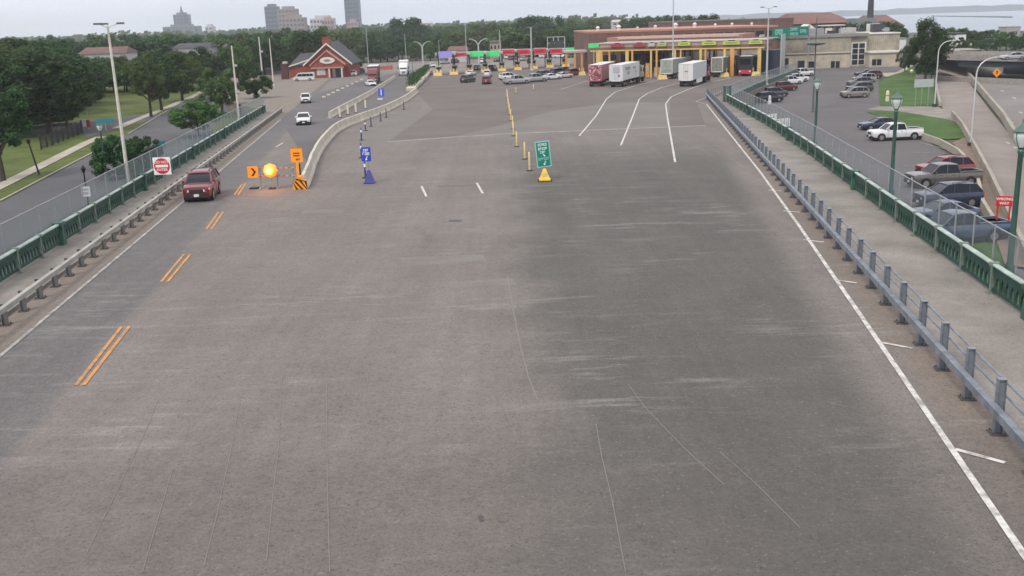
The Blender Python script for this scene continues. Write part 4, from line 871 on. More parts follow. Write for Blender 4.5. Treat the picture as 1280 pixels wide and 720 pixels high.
def car(kind, color, p, heading, label, name=None, detail=2, scale=1., group=None, cat=None):
    K_ = KIND[kind]; t = thing(name or {'suv': 'parked_suv', 'sedan': 'parked_car', 'pickup': 'pickup_truck'}[kind], label, cat or {'suv': 'suv', 'sedan': 'car', 'pickup': 'pickup'}[kind], p, math.radians(heading), group, (scale, scale, scale*(1.07 if kind == 'suv' else 1)))
    m = CP[color]; b = K_['body']; xf, xr = b[0][0], b[-1][0]; wd = max(s_[1] for s_ in b); zh = b[1][3]; zr = b[-2][3]
    put('body', kind+'_body', body_mesh(kind), m, t, None, 38); put('windows', kind+'_glass', glass_mesh(kind), M_glass, t, None, 30); put('roof', kind+'_roof', roof_mesh(kind), m, t, None, 40)
    put('shade_box', kind+'_under', lambda: MB().box(xr+.25, xf-.3, -wd+.12, wd-.12, .13, .34), M_trim, t)  # dark box added below the body to deepen the shade under the car
    r = K_['wr']
    for wx in K_['wheels']:
        for s_ in (1, -1):
            if detail > 1: put('wheel_arch', kind+'_arch', lambda: MB().side([((r+.07)*math.cos(a*math.pi/8), (r+.07)*math.sin(a*math.pi/8)) for a in range(16)], -.02, .02), M_trim, t, (wx, s_*(wd-.018), r+.01))
            wl = put('wheel', 'wheel%.2f' % r, wheel_mesh(r), M_tyre, t, (wx, s_*(wd-.10), r)); put('rim', 'rim%.2f' % r, rim_mesh(r), M_rim, wl)
    if detail > 0:
        for s_ in (1, -1):
            hl = put('headlight', kind+'_head', lambda: MB().loft([[(-.3, -.16, -.07), (-.3, .20, -.05), (-.3, .20, .07), (-.3, -.16, .06)], [(.03, -.18, -.08), (-.03, .17, -.05), (-.05, .17, .07), (.02, -.18, .06)]]), M_head, t, (xf-.0, s_*.60*wd/.92, zh-.20))
            hl.scale.y = s_
            put('fog_lamp', kind+'_fog', lambda: MB().box(-.05, .03, -.09, .09, -.05, .05), M_trim, t, (xf-.01, s_*.55, b[0][2]+.09)); put('taillight', kind+'_tail', lambda: MB().box(-.04, .10, -.10, .10, -.15, .15), M_tail, t, (xr+.03, s_*(wd-.20), zr-.16))
        put('grille', kind+'_grille', lambda: MB().box(-.03, .03, -.46, .46, -.12, .10), M_trim, t, (xf+.0, 0, zh-.24)); put('bumper', kind+'_bump', lambda: MB().box(-.12, .06, -wd*.86, wd*.86, -.10, .08), M_trim, t, (xf-.04, 0, b[0][2]-.02)); put('bumper', kind+'_rbump', lambda: MB().box(-.06, .12, -wd*.86, wd*.86, -.10, .08), M_trim if kind != 'pickup' else M_chrome, t, (xr+.02, 0, b[-1][2]-.02))
        put('number_plate', 'lplate', lambda: MB().box(-.012, .012, -.16, .16, -.08, .08), M_lplate, t, (xr-.015, 0, zr-.30)); put('sill', kind+'_sill', lambda: MB().box(-1.0, 1.0, -wd+.01, wd-.01, .17, .30), M_trim, t)
    if detail > 1:
        put('number_plate', 'lplate', lambda: MB().box(-.012, .012, -.16, .16, -.08, .08), M_lplate, t, (xf+.022, 0, b[0][2]+.04))
        for s_ in (1, -1):
            put('mirror', 'mirror', lambda: MB().box(-.07, .07, -.09, .09, -.07, .07), m, t, (K_['gh'][0][0]-.28, s_*(wd+.07), K_['gh'][0][1]+.08))
            for hx in ((.35, -.7) if kind != 'pickup' else (.65, -.35)): put('door_handle', 'dhandle', lambda: MB().box(-.1, .1, -.015, .015, -.02, .02), M_trim, t, (hx, s_*(wd+.005), b[4][3]-.17))
            for sx in ((.92, -.1, -1.05) if kind != 'pickup' else (1.2, .2, -.85)): put('door_seam', kind+'_seam', lambda: MB().box(-.007, .007, -.006, .006, .32, b[4][3]-.12), M_trim, t, (sx, s_*(wd-.004), 0))
    if kind == 'pickup':
        put('cargo_bed', 'pk_bed', lambda: MB().box(-2.82, -1.1, -.80, .80, 1.20, 1.235), M_trim, t)
        for s_ in (1, -1): put('bed_rail', 'pk_rail', lambda: MB().box(-2.88, -1.05, -.06, .06, 1.20, 1.30), m, t, (0, s_*.88, 0))
        put('tailgate', 'pk_gate', lambda: MB().box(-2.94, -2.84, -.82, .82, .62, 1.29), m, t)
    if kind == 'suv' and detail > 1:
        for s_ in (1, -1): put('roof_rail', 'rrail', lambda: MB().tube([(.1, 0, 1.68), (0, 0, 1.73), (-1.5, 0, 1.72), (-1.65, 0, 1.64)], .022, 5), M_trim, t, (0, s_*.58, 0))
    return t
def van(color, p, heading, label, scale=1.):
    t = thing('passenger_van', label, 'van', p, math.radians(heading), None, (scale,)*3); m = CP[color]
    prof = [(2.95,.35),(3.0,.75),(2.85,1.02),(2.2,1.22),(1.55,2.02),(1.2,2.22),(.5,2.30),(-2.7,2.28),(-2.95,2.1),(-3.0,.6),(-2.9,.35)]
    mb = MB(); mb.loft([[(x, -.88 if z > 1.5 else -.93, z) for x, z in prof], [(x, -.99 if z < 1.4 else -.93, z*1.0) for x, z in [(x*.985, z) for x, z in prof]], [(x*.985, .99 if z < 1.4 else .93, z) for x, z in prof], [(x, .88 if z > 1.5 else .93, z) for x, z in prof]]); mb.build('body', m, t, 35)
    for s_ in (1, -1):
        for x0, x1 in ((.35, 1.35), (-.85, .28), (-1.75, -.92), (-2.7, -1.82)): MB().side([(x0, 1.28), (x1+(.35 if x1 > 1.2 else 0), 1.28), (x1, 1.92), (x0, 1.92)], s_*.955, s_*.995).build('window', M_glass, t)
        for wx in (1.85, -1.8): wl = put('wheel', 'wheel0.38', wheel_mesh(.38), M_tyre, t, (wx, s_*.9, .38)); put('rim', 'rim0.38', rim_mesh(.38), M_rim, wl)
        MB().box(2.75, 2.92, s_*.72-.15, s_*.72+.15, .80, .98).build('headlight', M_head, t)
    MB().face([(2.22, -.78, 1.25), (2.22, .78, 1.25), (1.60, .70, 2.0), (1.60, -.70, 2.0)]).build('windscreen', M_glass, t, loc=(.02, 0, .01)); MB().box(2.86, 3.03, -.9, .9, .36, .58).build('bumper', M_trim, t); return t
def semi(p, heading, label, box_m, rear_m, cab_m, tl=14., roof_m=None, art=None, facing_cab=False, name='semi_truck', reefer=False, skirt=None, frame_m=None):
    """tractor and trailer; origin under the trailer's rear end, front towards +x"""
    t = thing(name, label, 'truck', p, math.radians(heading)); h0, h1, w_ = 1.2, 4.1, 1.3
    bx = MB().box(.05, tl, -w_, w_, h0, h1).build('trailer_box', box_m, t)
    MB().box(.0, tl+.02, -w_-.01, w_+.01, h1+.002, h1+.05).build('trailer_roof', roof_m or mat('trailer_roof_white', (.60,.60,.60), .5), t)
    for k in range(int(tl/1.2)): 
        for s_ in (1, -1): MB().box(.6+k*1.2, .63+k*1.2, s_*w_-.012, s_*w_+.012, h0+.1, h1-.1).build('rib', box_m, bx)
    MB().box(.0, .048, -w_+.02, w_-.02, h0+.05, h1-.06).build('rear_doors', rear_m, t)
    fr = MB(); fr.box(-.03, .1, -w_-.02, -w_+.09, h0-.1, h1+.03); fr.box(-.03, .1, w_-.09, w_+.02, h0-.1, h1+.03); fr.box(-.03, .1, -w_+.09, w_-.09, h1-.1, h1+.03); fr.box(-.03, .1, -w_+.09, w_-.09, h0-.14, h0+.04); fr.build('rear_frame', frame_m or roof_m or MATS['trailer_roof_white'], t)
    for y in (-.35, .35): MB().cyl((-.03, y, h0+.1), (-.03, y, h1-.15), .02, n=5).build('lock_rod', M_galv, t)
    MB().box(-.012, -.001, -.012, .012, h0+.1, h1-.12).build('door_gap', M_trim, t)
    MB().box(-.02, .06, -1.15, 1.15, .45, .58).box(.0, .06, -.7, -.6, .58, 1.06).box(.0, .06, .6, .7, .58, 1.06).build('underride_guard', M_trim, t)
    for s_ in (1, -1): MB().box(-.04, -.001, s_*1.1-.12, s_*1.1+.12, h0-.12, h0-.0).build('taillight', M_tail, t)
    MB().box(.6, tl-.5, -.45, .45, .95, h0-.002).build('chassis', M_trim, t)
    r = .5
    for x in (1.3, 2.55):
        for s_ in (1, -1): wl = put('wheel', 'twheel', lambda: MB().side([(r*math.cos(a*math.pi/9), r*math.sin(a*math.pi/9)) for a in range(18)], -.25, .25), M_tyre, t, (x, s_*1.03, r)); put('rim', 'trim_', lambda: MB().side([(.28*math.cos(a*math.pi/7), .28*math.sin(a*math.pi/7)) for a in range(14)], -.256, .256), M_rim, wl)
        put('mud_flap', 'flap', lambda: MB().box(-.02, .02, -1.25, 1.25, .35, 1.0), M_trim, t, (.75, 0, 0)) if x < 2 else None
    if skirt: 
        for s_ in (1, -1): MB().box(3.6, tl-4, s_*1.27-.02, s_*1.27+.02, .4, h0).build('side_skirt', skirt, t)
    if reefer: MB().box(tl+.051, tl+.7, -1.0, 1.0, 2.2, 3.9).build('cooling_unit', MATS['trailer_roof_white'], t)
    MB().box(tl-3.2, tl-3.0, -1.0, -.85, 0.05, h0).box(tl-3.2, tl-3.0, .85, 1.0, .05, h0).build('landing_gear', M_trim, t)
    cx = tl+.75
    cb = MB().loft([[(x+cx, y, z) for y, z in pr] for x, pr in ((0, [(-1.2,.95),(1.2,.95),(1.2,3.5),(1.0,3.75),(-1.0,3.75),(-1.2,3.5)]), (1.7, [(-1.2,.95),(1.2,.95),(1.2,3.1),(1.0,3.4),(-1.0,3.4),(-1.2,3.1)]), (2.5, [(-1.15,.95),(1.15,.95),(1.12,2.0),(1.05,2.05),(-1.05,2.05),(-1.12,2.0)]), (3.9, [(-.95,.8),(.95,.8),(.92,1.75),(.8,1.85),(-.8,1.85),(-.92,1.75)]), (4.1, [(-.8,.8),(.8,.8),(.75,1.55),(.65,1.6),(-.65,1.6),(-.75,1.55)]))]).build('cab', cab_m, t, 35)
    MB().face([(cx+2.48, -1.0, 2.1), (cx+2.48, 1.0, 2.1), (cx+1.78, .95, 3.0), (cx+1.78, -.95, 3.0)]).build('windscreen', M_glass, t, loc=(.04, 0, .02))
    for s_ in (1, -1):
        MB().face([(cx+2.2, s_*1.21, 2.1), (cx+1.2, s_*1.21, 2.1), (cx+1.2, s_*1.21, 2.85), (cx+1.75, s_*1.21, 2.85)]).build('side_window', M_glass, t)
        MB().box(cx+1.9, cx+2.05, s_*1.5-.1, s_*1.5+.1, 2.0, 2.8).build('mirror', M_trim, t)
        for x in (cx+3.2, cx-.3, cx-1.6):
            put('wheel', 'twheel', None, M_tyre, t, (x, s_*1.0, r))
        MB().box(cx+3.95, cx+4.12, s_*.75-.15, s_*.75+.15, 1.05, 1.3).build('headlight', M_head, t)
    MB().box(cx+4.05, cx+4.14, -.5, .5, .95, 1.55).build('grille', M_chrome, t); MB().box(cx+3.9, cx+4.25, -1.1, 1.1, .45, .78).build('bumper', M_chrome, t); MB().box(cx-2, cx+2.2, -.9, .9, .6, .948).build('tractor_chassis', M_trim, t)
    return t
def head2(p, q): d = q-p; return math.degrees(math.atan2(d.y, d.x))
# --- on the road towards the camera
car('suv', 'red', D(254, 246.5), -83, 'red SUV driving towards the camera in the left lane', 'red_suv', 2, 1.02)
car('sedan', 'white', D(380, 155), -80, 'white sedan driving towards the camera, nearer of the two white cars on the left roadway', 'white_sedan', 2, 1.0)
car('suv', 'white', D(382.5, 128.5), -80, 'small white car farther back on the left roadway in front of the van', 'white_car', 2, .92, cat='car')
van('white', D(380, 101), 183, 'white passenger van standing side-on before the brick gable building')
car('suv', 'white', D(437, 95.5), 185, 'white SUV parked at the right corner of the brick building', None, 1)
car('suv', 'black', D(447, 92), 200, 'black SUV parked just behind the white SUV by the brick building', None, 1)
car('sedan', 'white', D(463.5, 108), -70, 'white car right in front of the maroon box truck', 'white_car', 1)
M_tside = mat('trailer_dark_side', (.07,.075,.08), .5, 0, .2, .6); M_maroon = mat('truck_maroon', (.17,.03,.035), .4, 0, .15)
_h = head2(D(480, 90), D(467, 103)); semi(D(466, 106)-Vector((math.cos(math.radians(_h)), math.sin(math.radians(_h)), 0))*15.8, _h, 'maroon semi truck with dark trailer and white roof on the left roadway', M_tside, M_tside, M_maroon, 11.)
_h = head2(D(511, 84), D(505, 95)); semi(D(504.5, 96)-Vector((math.cos(math.radians(_h)), math.sin(math.radians(_h)), 0))*17.8, _h, 'white semi truck facing the camera behind the concrete barrier', mat('trailer_white', (.62,.62,.62), .45, 0, .06), MATS['trailer_white'], CP['white'], 13.)
# --- queueing for the passenger booths
Q = [('suv','dgrey',585,103,62,'dark grey SUV waiting at the left of the queue, nearest the purple sign lane'), ('sedan','white',589,94.5,75,'white car with red tail lamps ahead of the dark grey SUV'), ('suv','black',597,88,80,'black SUV at the booth under the left green sign'),
     ('suv','red',608.5,105,86,'bright red SUV waiting behind a white one in the green sign lane'), ('suv','white',610,96,84,'white SUV directly ahead of the bright red SUV'), ('suv','maroon',616,88,75,'maroon SUV at the booth under the right green sign'),
     ('suv','white',636,100,25,'white SUV partly hidden behind the nearest silver pickup'), ('pickup','silver',646,105,20,'silver pickup with black tailgate at the left end of the slanting queue'), ('pickup','silver',668,102.5,22,'second silver pickup just right of the first in the slanting queue'),
     ('suv','dgrey',681,97,40,'dark SUV between the silver pickup and the white sedan in the queue'), ('sedan','white',690,99.5,30,'white sedan in the slanting queue right of the silver pickup'), ('suv','navy',697,94,45,'navy SUV behind the two white cars in the slanting queue'),
     ('sedan','white',705,97.5,40,'white sedan in the queue nearest the maroon SUV'), ('suv','dgrey',706,92,50,'dark grey SUV behind the right white sedan of the queue'), ('suv','dred',717,94.5,45,'dark red SUV at the right end of the queue before the yellow columns')]
for kd, c, x, y, hd, lb in Q: car(kd, c, D(x, y), hd, lb, {'suv': 'queueing_suv', 'sedan': 'queueing_car', 'pickup': 'queueing_pickup'}[kd], 1, 1.0, 'cars queueing for the booths')
for kd, c, x, y, hd, lb in [('suv','white',681,72.5,10,'white SUV parked beyond the booths, leftmost of the far row'), ('suv','black',689,72.5,10,'black SUV parked beyond the booths under a red sign'), ('pickup','white',699,72.5,8,'white pickup parked beyond the booths'), ('sedan','white',708.5,72,8,'white car parked beyond the booths right of the pickup'), ('suv','dgrey',717,72,10,'dark grey SUV parked beyond the booths, rightmost of the far row'), ('suv','dgrey',641,75,60,'dark SUV leaving the booths between the red signs'), ('suv','white',636,74,60,'white SUV leaving the booths beside a dark one'), ('suv','silver',581,77,70,'silver SUV just past the booth under the left red sign')]:
    car(kd, c, D(x, y), hd, lb, {'suv': 'distant_suv', 'sedan': 'distant_car', 'pickup': 'distant_pickup'}[kd], 1, 1.0, 'cars beyond the booths')
for kd, c, x, y, hd, lb in [('suv','maroon',569,79,70,'maroon SUV just past the lone red sign'), ('sedan','silver',556,80,60,'silver car just past the purple sign'), ('suv','white',604,79,75,'white SUV just past the booth between the green signs'), ('sedan','navy',622,77,70,'navy car just past the right green sign'), ('suv','silver',655,76,65,'silver SUV just past the second red sign'), ('suv','dgrey',727,76,40,'dark grey SUV beyond the link canopy'), ('sedan','white',540,84,-70,'white car by the hedge end left of the purple sign'), ('suv','black',664,79,70,'black SUV passing under the third red sign')]:
    car(kd, c, D(x, y), hd, lb, {'suv': 'distant_suv', 'sedan': 'distant_car', 'pickup': 'distant_pickup'}[kd], 1, 1.0, 'cars beyond the booths')
# --- trucks at the cargo booths
def art_mat(name, cols, scale):
    m, t, b = _bsdf(name); co = t.nodes.new('ShaderNodeTexCoord'); v = t.nodes.new('ShaderNodeTexNoise'); v.inputs['Scale'].default_value = scale; v.inputs['Detail'].default_value = 2; v.inputs['Distortion'].default_value = 2.; t.links.new(co.outputs['Object'], v.inputs['Vector'])
    r = t.nodes.new('ShaderNodeValToRGB'); r.color_ramp.interpolation = 'EASE'; e = r.color_ramp.elements; e[0].position = .36; e[0].color = cols[0]+(1,); e[1].position = .58; e[1].color = cols[-1]+(1,)
    for i, c in enumerate(cols[1:-1]): q = e.new(.36+.22*(i+1)/(len(cols)-1)); q.color = c+(1,)
    t.links.new(v.outputs['Fac'], r.inputs[0]); t.links.new(r.outputs[0], b.inputs['Base Color']); b.inputs['Roughness'].default_value = .4; return m
M_pink = art_mat('pink_red_graphic', [(.06,.012,.02), (.34,.07,.10), (.20,.03,.05), (.62,.38,.40)], 1.1); M_rose = mat('rose_trailer_side', (.36,.16,.18), .45, 0, .15, .5)
M_tw = MATS['trailer_white']; M_tw2 = mat('cool_white_trailer', (.54,.57,.60), .4, 0, .05)
p = D(744, 108.5); semi(p, head2(p, D(772, 100.5)), 'trailer with mottled pink and red graphics, leftmost of the trucks before the booths', M_rose, M_pink, CP['maroon'], 14.5, frame_m=M_rose)
p = D(770, 109); t = semi(p, head2(p, D(803, 101.5)), 'white trailer with dark lettering on its side, second truck from the left', M_tw, M_tw2, CP['tan'], 13.5)
M_dk = mat('trailer_lettering', (.12,.12,.13), .5)
def side_glyphs(t, rows):
    mb = MB(); rr = random.Random(4)
    for x0, x1, z0_, z1_, n in rows:
        w_ = (x1-x0)/n
        for i in range(n):
            a = x0+i*w_; mb.box(a, a+w_*.22, -1.335, -1.32, z0_, z1_); 
            if rr.random() < .8: mb.box(a+w_*.22, a+w_*.8, -1.335, -1.32, z1_-(z1_-z0_)*.2, z1_)
            if rr.random() < .6: mb.box(a+w_*.22, a+w_*.75, -1.335, -1.32, z0_, z0_+(z1_-z0_)*.2)
            if rr.random() < .6: mb.box(a+w_*.22, a+w_*.7, -1.335, -1.32, z0_+(z1_-z0_)*.42, z0_+(z1_-z0_)*.58)
    mb.build('lettering', M_dk, t)
side_glyphs(t, [(2.2, 6.2, 3.0, 3.55, 7), (3.6, 5.6, 2.2, 2.7, 3), (8.2, 10.6, 3.05, 3.4, 4), (9.8, 10.8, 2.2, 2.5, 2)])
MB().box(-.045, -.035, -.75, .55, 2.7, 3.7).build('door_emblem', mat('pale_grey_print', (.36,.38,.40), .5), t); MB().box(-.045, -.035, -.75, -.45, 1.9, 2.3).build('door_decal', M_dk, t)
p = D(857, 108.5); t = semi(p, head2(p, D(884, 101)), 'plain white refrigerated trailer with side skirt, truck on the right before the booths', M_tw2, M_tw, CP['maroon'], 13., reefer=True, skirt=M_swh)
MB().box(-.045, -.035, -.35, .25, 2.7, 2.82).build('door_decal', M_dk, t)
p = D(833, 99); semi(p, 62, 'grey-white trailer inside the cargo booth left of the plain white truck', mat('grey_trailer', (.30,.33,.33), .5, 0, .15), mat('grey_trailer_rear', (.28,.32,.28), .5, 0, .3, 1.5), CP['grey'], 13.)
p = D(896, 96.5); semi(p, 60, 'dull grey-green trailer inside the cargo booth left of the black bus', mat('dull_green_trailer', (.17,.18,.15), .6, 0, .25), mat('dull_trailer_rear', (.19,.195,.165), .6, 0, .35, 2.), CP['grey'], 12.)
# black coach at the right-hand booth
p = D(931, 95.5); t = thing('coach_bus', 'black coach bus with red lower panel at the rightmost cargo booth', 'bus', p, math.radians(62), None, (1.12,)*3); M_bk = mat('coach_black', (.018,.022,.026), .3, 0, .2, .5, coat=.3)
MB().loft([[(x, y, z) for y, z in ((-1.28*q, .45), (1.28*q, .45), (1.28*q, 3.5), (1.1*q, 3.75), (-1.1*q, 3.75), (-1.28*q, 3.5))] for x, q in ((0, .97), (.12, 1), (12.8, 1), (13, .96))]).build('body', M_bk, t, 30)
MB().box(.1, 12.9, -1.12, 1.12, 3.752, 3.86).build('roof', MATS['trailer_roof_white'], t); MB().box(-.04, .0, -1.2, 1.2, .5, 1.25).build('red_panel', mat('coach_red', (.45,.03,.06), .35), t); MB().box(-.03, .01, -1.0, 1.0, 2.2, 3.3).build('rear_window', M_glass, t)
for s_ in (1, -1):
    MB().box(-.06, -.041, s_*.95-.18, s_*.95+.18, .85, 1.1).build('taillight', M_head, t); MB().box(.6, 12.4, s_*1.285-.01, s_*1.285+.01, 2.1, 3.2).build('side_windows', M_glass, t)
    for x in (2.6, 3.9, 10.4): put('wheel', 'twheel', None, M_tyre, t, (x, s_*1.05, .5))
# --- car park
P_ = [('suv','black',961,128,20,'black SUV nearest the camera in the row along the green parapet'), ('suv','dgrey',968,121.5,18,'charcoal SUV with white lamp, second from the camera along the parapet'), ('suv','maroon',981,113.5,18,'maroon SUV, third from the camera in the row along the parapet'), ('suv','white',989,105.5,16,'white SUV in the middle of the row along the parapet, left of two white ones'), ('suv','white',997,102.5,16,'white SUV in the row along the parapet with its front to the open lot'), ('pickup','white',1002,95.5,14,'white pickup farthest back in the row along the parapet'),
      ('suv','tan',1068,122,184,'warm grey SUV nearest the camera in the row beside the lawn'), ('suv','dgrey',1074,115,184,'dark grey SUV second in the row beside the lawn'), ('suv','grey',1074,108,184,'grey SUV with pale bonnet, third in the row beside the lawn'), ('suv','silver',1080,103,184,'silver SUV, fourth in the row beside the lawn'), ('suv','maroon',1088,98.5,184,'maroon SUV near the far end of the row beside the lawn'), ('sedan','navy',1082,95,184,'dark car farthest back in the row beside the lawn'),
      ('sedan','navy',1098,161.5,186,'navy sedan parked just behind the white pickup'), ('pickup','white',1118,174.5,183,'white crew-cab pickup parked at the edge of the wedge of lawn'), ('suv','dred',1180,221,184,'red car mostly hidden behind the brown-grey pickup'), ('pickup','taupe',1178,232.5,184,'brown-grey pickup with pale bonnet below the retaining wall'), ('suv','navy',1184,258,184,'dark blue SUV with white roof behind the fence'), ('sedan','blue',1176,277,184,'slate blue car seen through the chain link fence'), ('pickup','blue',1196,301,184,'slate blue pickup behind the fence nearest the red sign')]
for kd, c, x, y, hd, lb in P_: car(kd, c, L(x, y), hd, lb, None, 2 if y > 140 else 1, 1.0, 'cars in the car park')
car('sedan', 'silver', A(1266, 71, 196)+Vector((0, 0, -A(1266, 71, 196).z+GZ+4.1)), 178, 'silver car crossing the overpass', 'crossing_car', 1)
# ------------------------------------------------------------------ passenger booths
M_yel = mat('booth_yellow', (.60,.42,.13), .5, 0, .15, 2.); M_yel2 = mat('booth_orange_yellow', (.60,.31,.09), .5, 0, .15, 2.)
M_conb = mat('booth_cream', (.45,.42,.36), .6, 0, .1); M_fascia = mat('fascia_grey', (.40,.40,.39), .5, 0, .1); M_darkcol = mat('dark_column', (.03,.035,.04), .5, 0, .2)
SG = dict(purple=mat('lane_sign_purple', (.28,.24,.60), .35, emit=(.3,.25,.8,.12)), red=mat('lane_sign_red', (.55,.02,.05), .35, emit=(.8,.02,.06,.12)), green=mat('lane_sign_green', (.03,.55,.16), .35, emit=(.04,.75,.2,.22)))
SIGNS = [(548.5,565,64,72.5,'purple'),(568.5,583,66,70.5,'red'),(587,604.5,64.5,70.5,'green'),(607,624.5,64,70.2,'green'),(628,642.5,62,68,'red'),(647.5,662,62,68,'red'),(667.5,682.5,60.8,67.2,'red'),(687.5,702.5,61,66.5,'red'),(707,721.5,60,65.3,'green')]
def by(px): return 94.5-(px-543)*.072           # photo row where the booth line meets the plaza
cnt = {}; names = {'purple': ['glowing purple lane sign at the left end of the booth row'], 'green': ['left one of the two adjoining green lane signs', 'right one of the two adjoining green lane signs', 'green lane sign at the right end of the red ones'], 'red': ['lone red lane sign between the purple and green ones', 'red lane sign right of the green pair', 'second red lane sign right of the green pair', 'third red lane sign right of the green pair, behind the thick mast', 'fourth red lane sign right of the green pair']}
front = []
cn = thing('booth_canopy', 'long flat canopy over the passenger car booths carrying the coloured lane signs', 'canopy', D(635, by(635)))
c0 = cn.location.copy()
for i, (x0, x1, y0, y1, c) in enumerate(SIGNS):
    xm = (x0+x1)/2; Y = D(xm, by(xm)).y; zg = deck_z(Y); a = A(x0, (y0+y1)/2, Y); b_ = A(x1, (y0+y1)/2, Y); h = A(xm, y0, Y).z-A(xm, y1, Y).z; wd = b_.x-a.x; zc = A(xm, (y0+y1)/2, Y).z
    k = cnt.get(c, 0); cnt[c] = k+1
    t = thing('lane_sign', names[c][k], 'sign', ((a.x+b_.x)/2, Y-.4, zc), 0, 'coloured lane signs over the passenger booths')
    MB().box(-wd/2, wd/2, -.1, .1, -h/2, h/2).build('panel', SG[c], t)
    if c == 'red':
        fr = MB(); fr.box(-wd/2-.12, wd/2+.12, -.14, .05, h/2+.002, h/2+.28); fr.box(-wd/2-.12, wd/2+.12, -.14, .05, -h/2-.2, -h/2-.002); fr.build('frame', M_fascia, t); MB().box(-wd*.32, wd*.32, -.115, -.101, -h*.16, h*.16).build('message', mat('sign_deep_red', (.30,.01,.03), .4), t)
    MB().box(-wd/2-.55, -wd/2-.15, -.12, .25, -h/2, h/2).build('signal_head', M_darkcol, t)
    # canopy bay, columns, booth and island nose
    MB().box(-wd/2-1.0, wd/2+.95, .15, 9, -.15, .55).build('roof_bay', M_fascia, cn, loc=Vector(((a.x+b_.x)/2, Y, zc))-c0)
    MB().box(-.16, .16, -.16, .16, zg-zc-.3, -.35).build('column', M_darkcol, cn, loc=Vector((a.x-.2, Y+.8, zc))-c0); MB().box(-.14, .14, -.14, .14, zg-zc-.3, -.35).build('column', M_darkcol, cn, loc=Vector((b_.x-.1, Y+7, zc))-c0)
    bp = Vector((a.x-.3, Y+2.0, zg)); bt = thing('inspection_booth', '%s inspection booth from the left in the passenger row' % ORD[i], 'booth', bp, 0, 'passenger inspection booths')
    MB().box(-.75, .75, -1.4, 1.4, 0, 1.05).build('lower_wall', M_conb, bt); MB().box(-.70, .70, -1.35, 1.35, 1.052, 2.2).build('glazing', M_glass, bt); MB().box(-.9, .9, -1.6, 1.6, 2.202, 2.5).build('roof', M_conb, bt)
    for sx in (-1, 1):
        for sy in (-1, 1): MB().box(sx*.72-.06, sx*.72+.06, sy*1.37-.06, sy*1.37+.06, 1.052, 2.2).build('mullion', M_conb, bt)
    ip = Vector((a.x-.3, Y-4.2, deck_z(Y-4.2))); it = thing('island_nose', '%s yellow bollard island nose from the left before the passenger booths' % ORD[i], 'bollards', ip, 0, 'yellow island noses'); 
    MB().loft([[(-1.3, -1.2, 0), (1.3, -1.2, 0), (1.2, 3.5, 0), (-1.2, 3.5, 0)], [(-1.0, -.8, .8), (1.0, -.8, .8), (1.1, 3.5, .5), (-1.1, 3.5, .5)]]).build('island', M_yel, it)
    for bx, byy, hb in ((-1.0, -.4, 1.3), (1.0, -.4, 1.3), (0, .2, 1.6), (-1.0, 1.6, 1.3), (1.0, 1.6, 1.3), (-.4, 2.6, 1.6), (.6, 2.8, 1.6)): shared('bollard', cached('bollard%.1f' % hb, lambda: MB().lathe([(.17, .2), (.17, hb-.1), (.09, hb)], 10), 50), M_yel, it, (bx, byy, 0))
# high green sign beside the truck canopy
Y = D(742, 92).y; a = A(735.5, 58, Y); b_ = A(749, 58, Y); t = thing('lane_sign', 'raised green lane sign where the passenger and truck canopies meet', 'sign', ((a.x+b_.x)/2, Y, A(742, 58, Y).z)); MB().box(-(b_.x-a.x)/2, (b_.x-a.x)/2, -.1, .1, -.6, .6).build('panel', SG['green'], t); MB().box(-.12, .12, .11, .3, -4.5, .4).build('post', M_fascia, t)
a = A(724, 64, Y+8); t = thing('link_canopy', 'cream canopy joining the passenger booths to the truck booths', 'canopy', (a.x, Y+8, deck_z(Y+8))); zc = a.z-t.location.z; MB().box(-4, 9, -1, 7, zc-.3, zc+.2).build('roof', M_conb, t)
for x in (-3.5, -1.2, .6, 3.5, 5.5, 8): MB().box(x-.25, x+.25, -.8, -.3, 0, zc-.301).build('column', M_yel2, t)
struct(MB().face([(-110, 328.9, -4.11), (72, 328.9, -4.11), (72, 425, -4.11), (-110, 425, -4.11)]).build('back_lot', two_tone('back_lot_asphalt', (.17,.155,.145), (.23,.21,.195), .05)))
# gantry frame with dark screens behind the row
Y = 345.; a = A(684.5, 60, Y); b_ = A(706, 60, Y); t = thing('screen_gantry', 'thin grey frame with dark message screens behind the red signs', 'gantry', ((a.x+b_.x)/2, Y, deck_z(Y))); hw = (b_.x-a.x)/2; zt_ = A(695, 46.5, Y).z-t.location.z
for x in (-hw, -hw*.3, hw*.25, hw): MB().box(x-.12, x+.12, -.12, .12, 0, zt_).build('upright', M_polew, t)
for z in (zt_, zt_-2.): MB().box(-hw, hw, -.13, .13, z, z+.2).build('rail', M_polew, t)
for x in (-hw*.5, hw*.1, hw*.6): MB().box(x-.7, x+.7, -.2, -.14, zt_-3.6, zt_-1.2).build('screen', M_darkcol, t)
# ------------------------------------------------------------------ truck booths
M_br = mat('canopy_brown', (.16,.09,.075), .6, 0, .15, .3); M_oran = mat('roof_orange_brown', (.36,.17,.12), .6, 0, .15, .15); M_ygs = mat('yellow_green_sign', (.40,.48,.07), .4, 0, .15, emit=(.4,.5,.05,.1)); M_rsg = mat('dull_red_sign', (.34,.06,.07), .4, 0, .2)
fa, fb = D(740, 98), D(953, 94.5); d = fb-fa; ang = math.atan2(d.y, d.x); ln = d.xy.length
tk = thing('truck_canopy', 'brown truck inspection canopy on rows of yellow columns', 'canopy', (fa.x, fa.y, deck_z(fa.y)), ang)
def cx_of(px): # distance along the canopy front for a photo column
    r_ = ray(px, 64); n = Vector((-d.y, d.x)); s_ = (fa.xy-CAMP.xy).dot(n)/(r_.xy.dot(n)); q = CAMP+r_*s_; return (q.xy-fa.xy).dot(d.xy)/ln
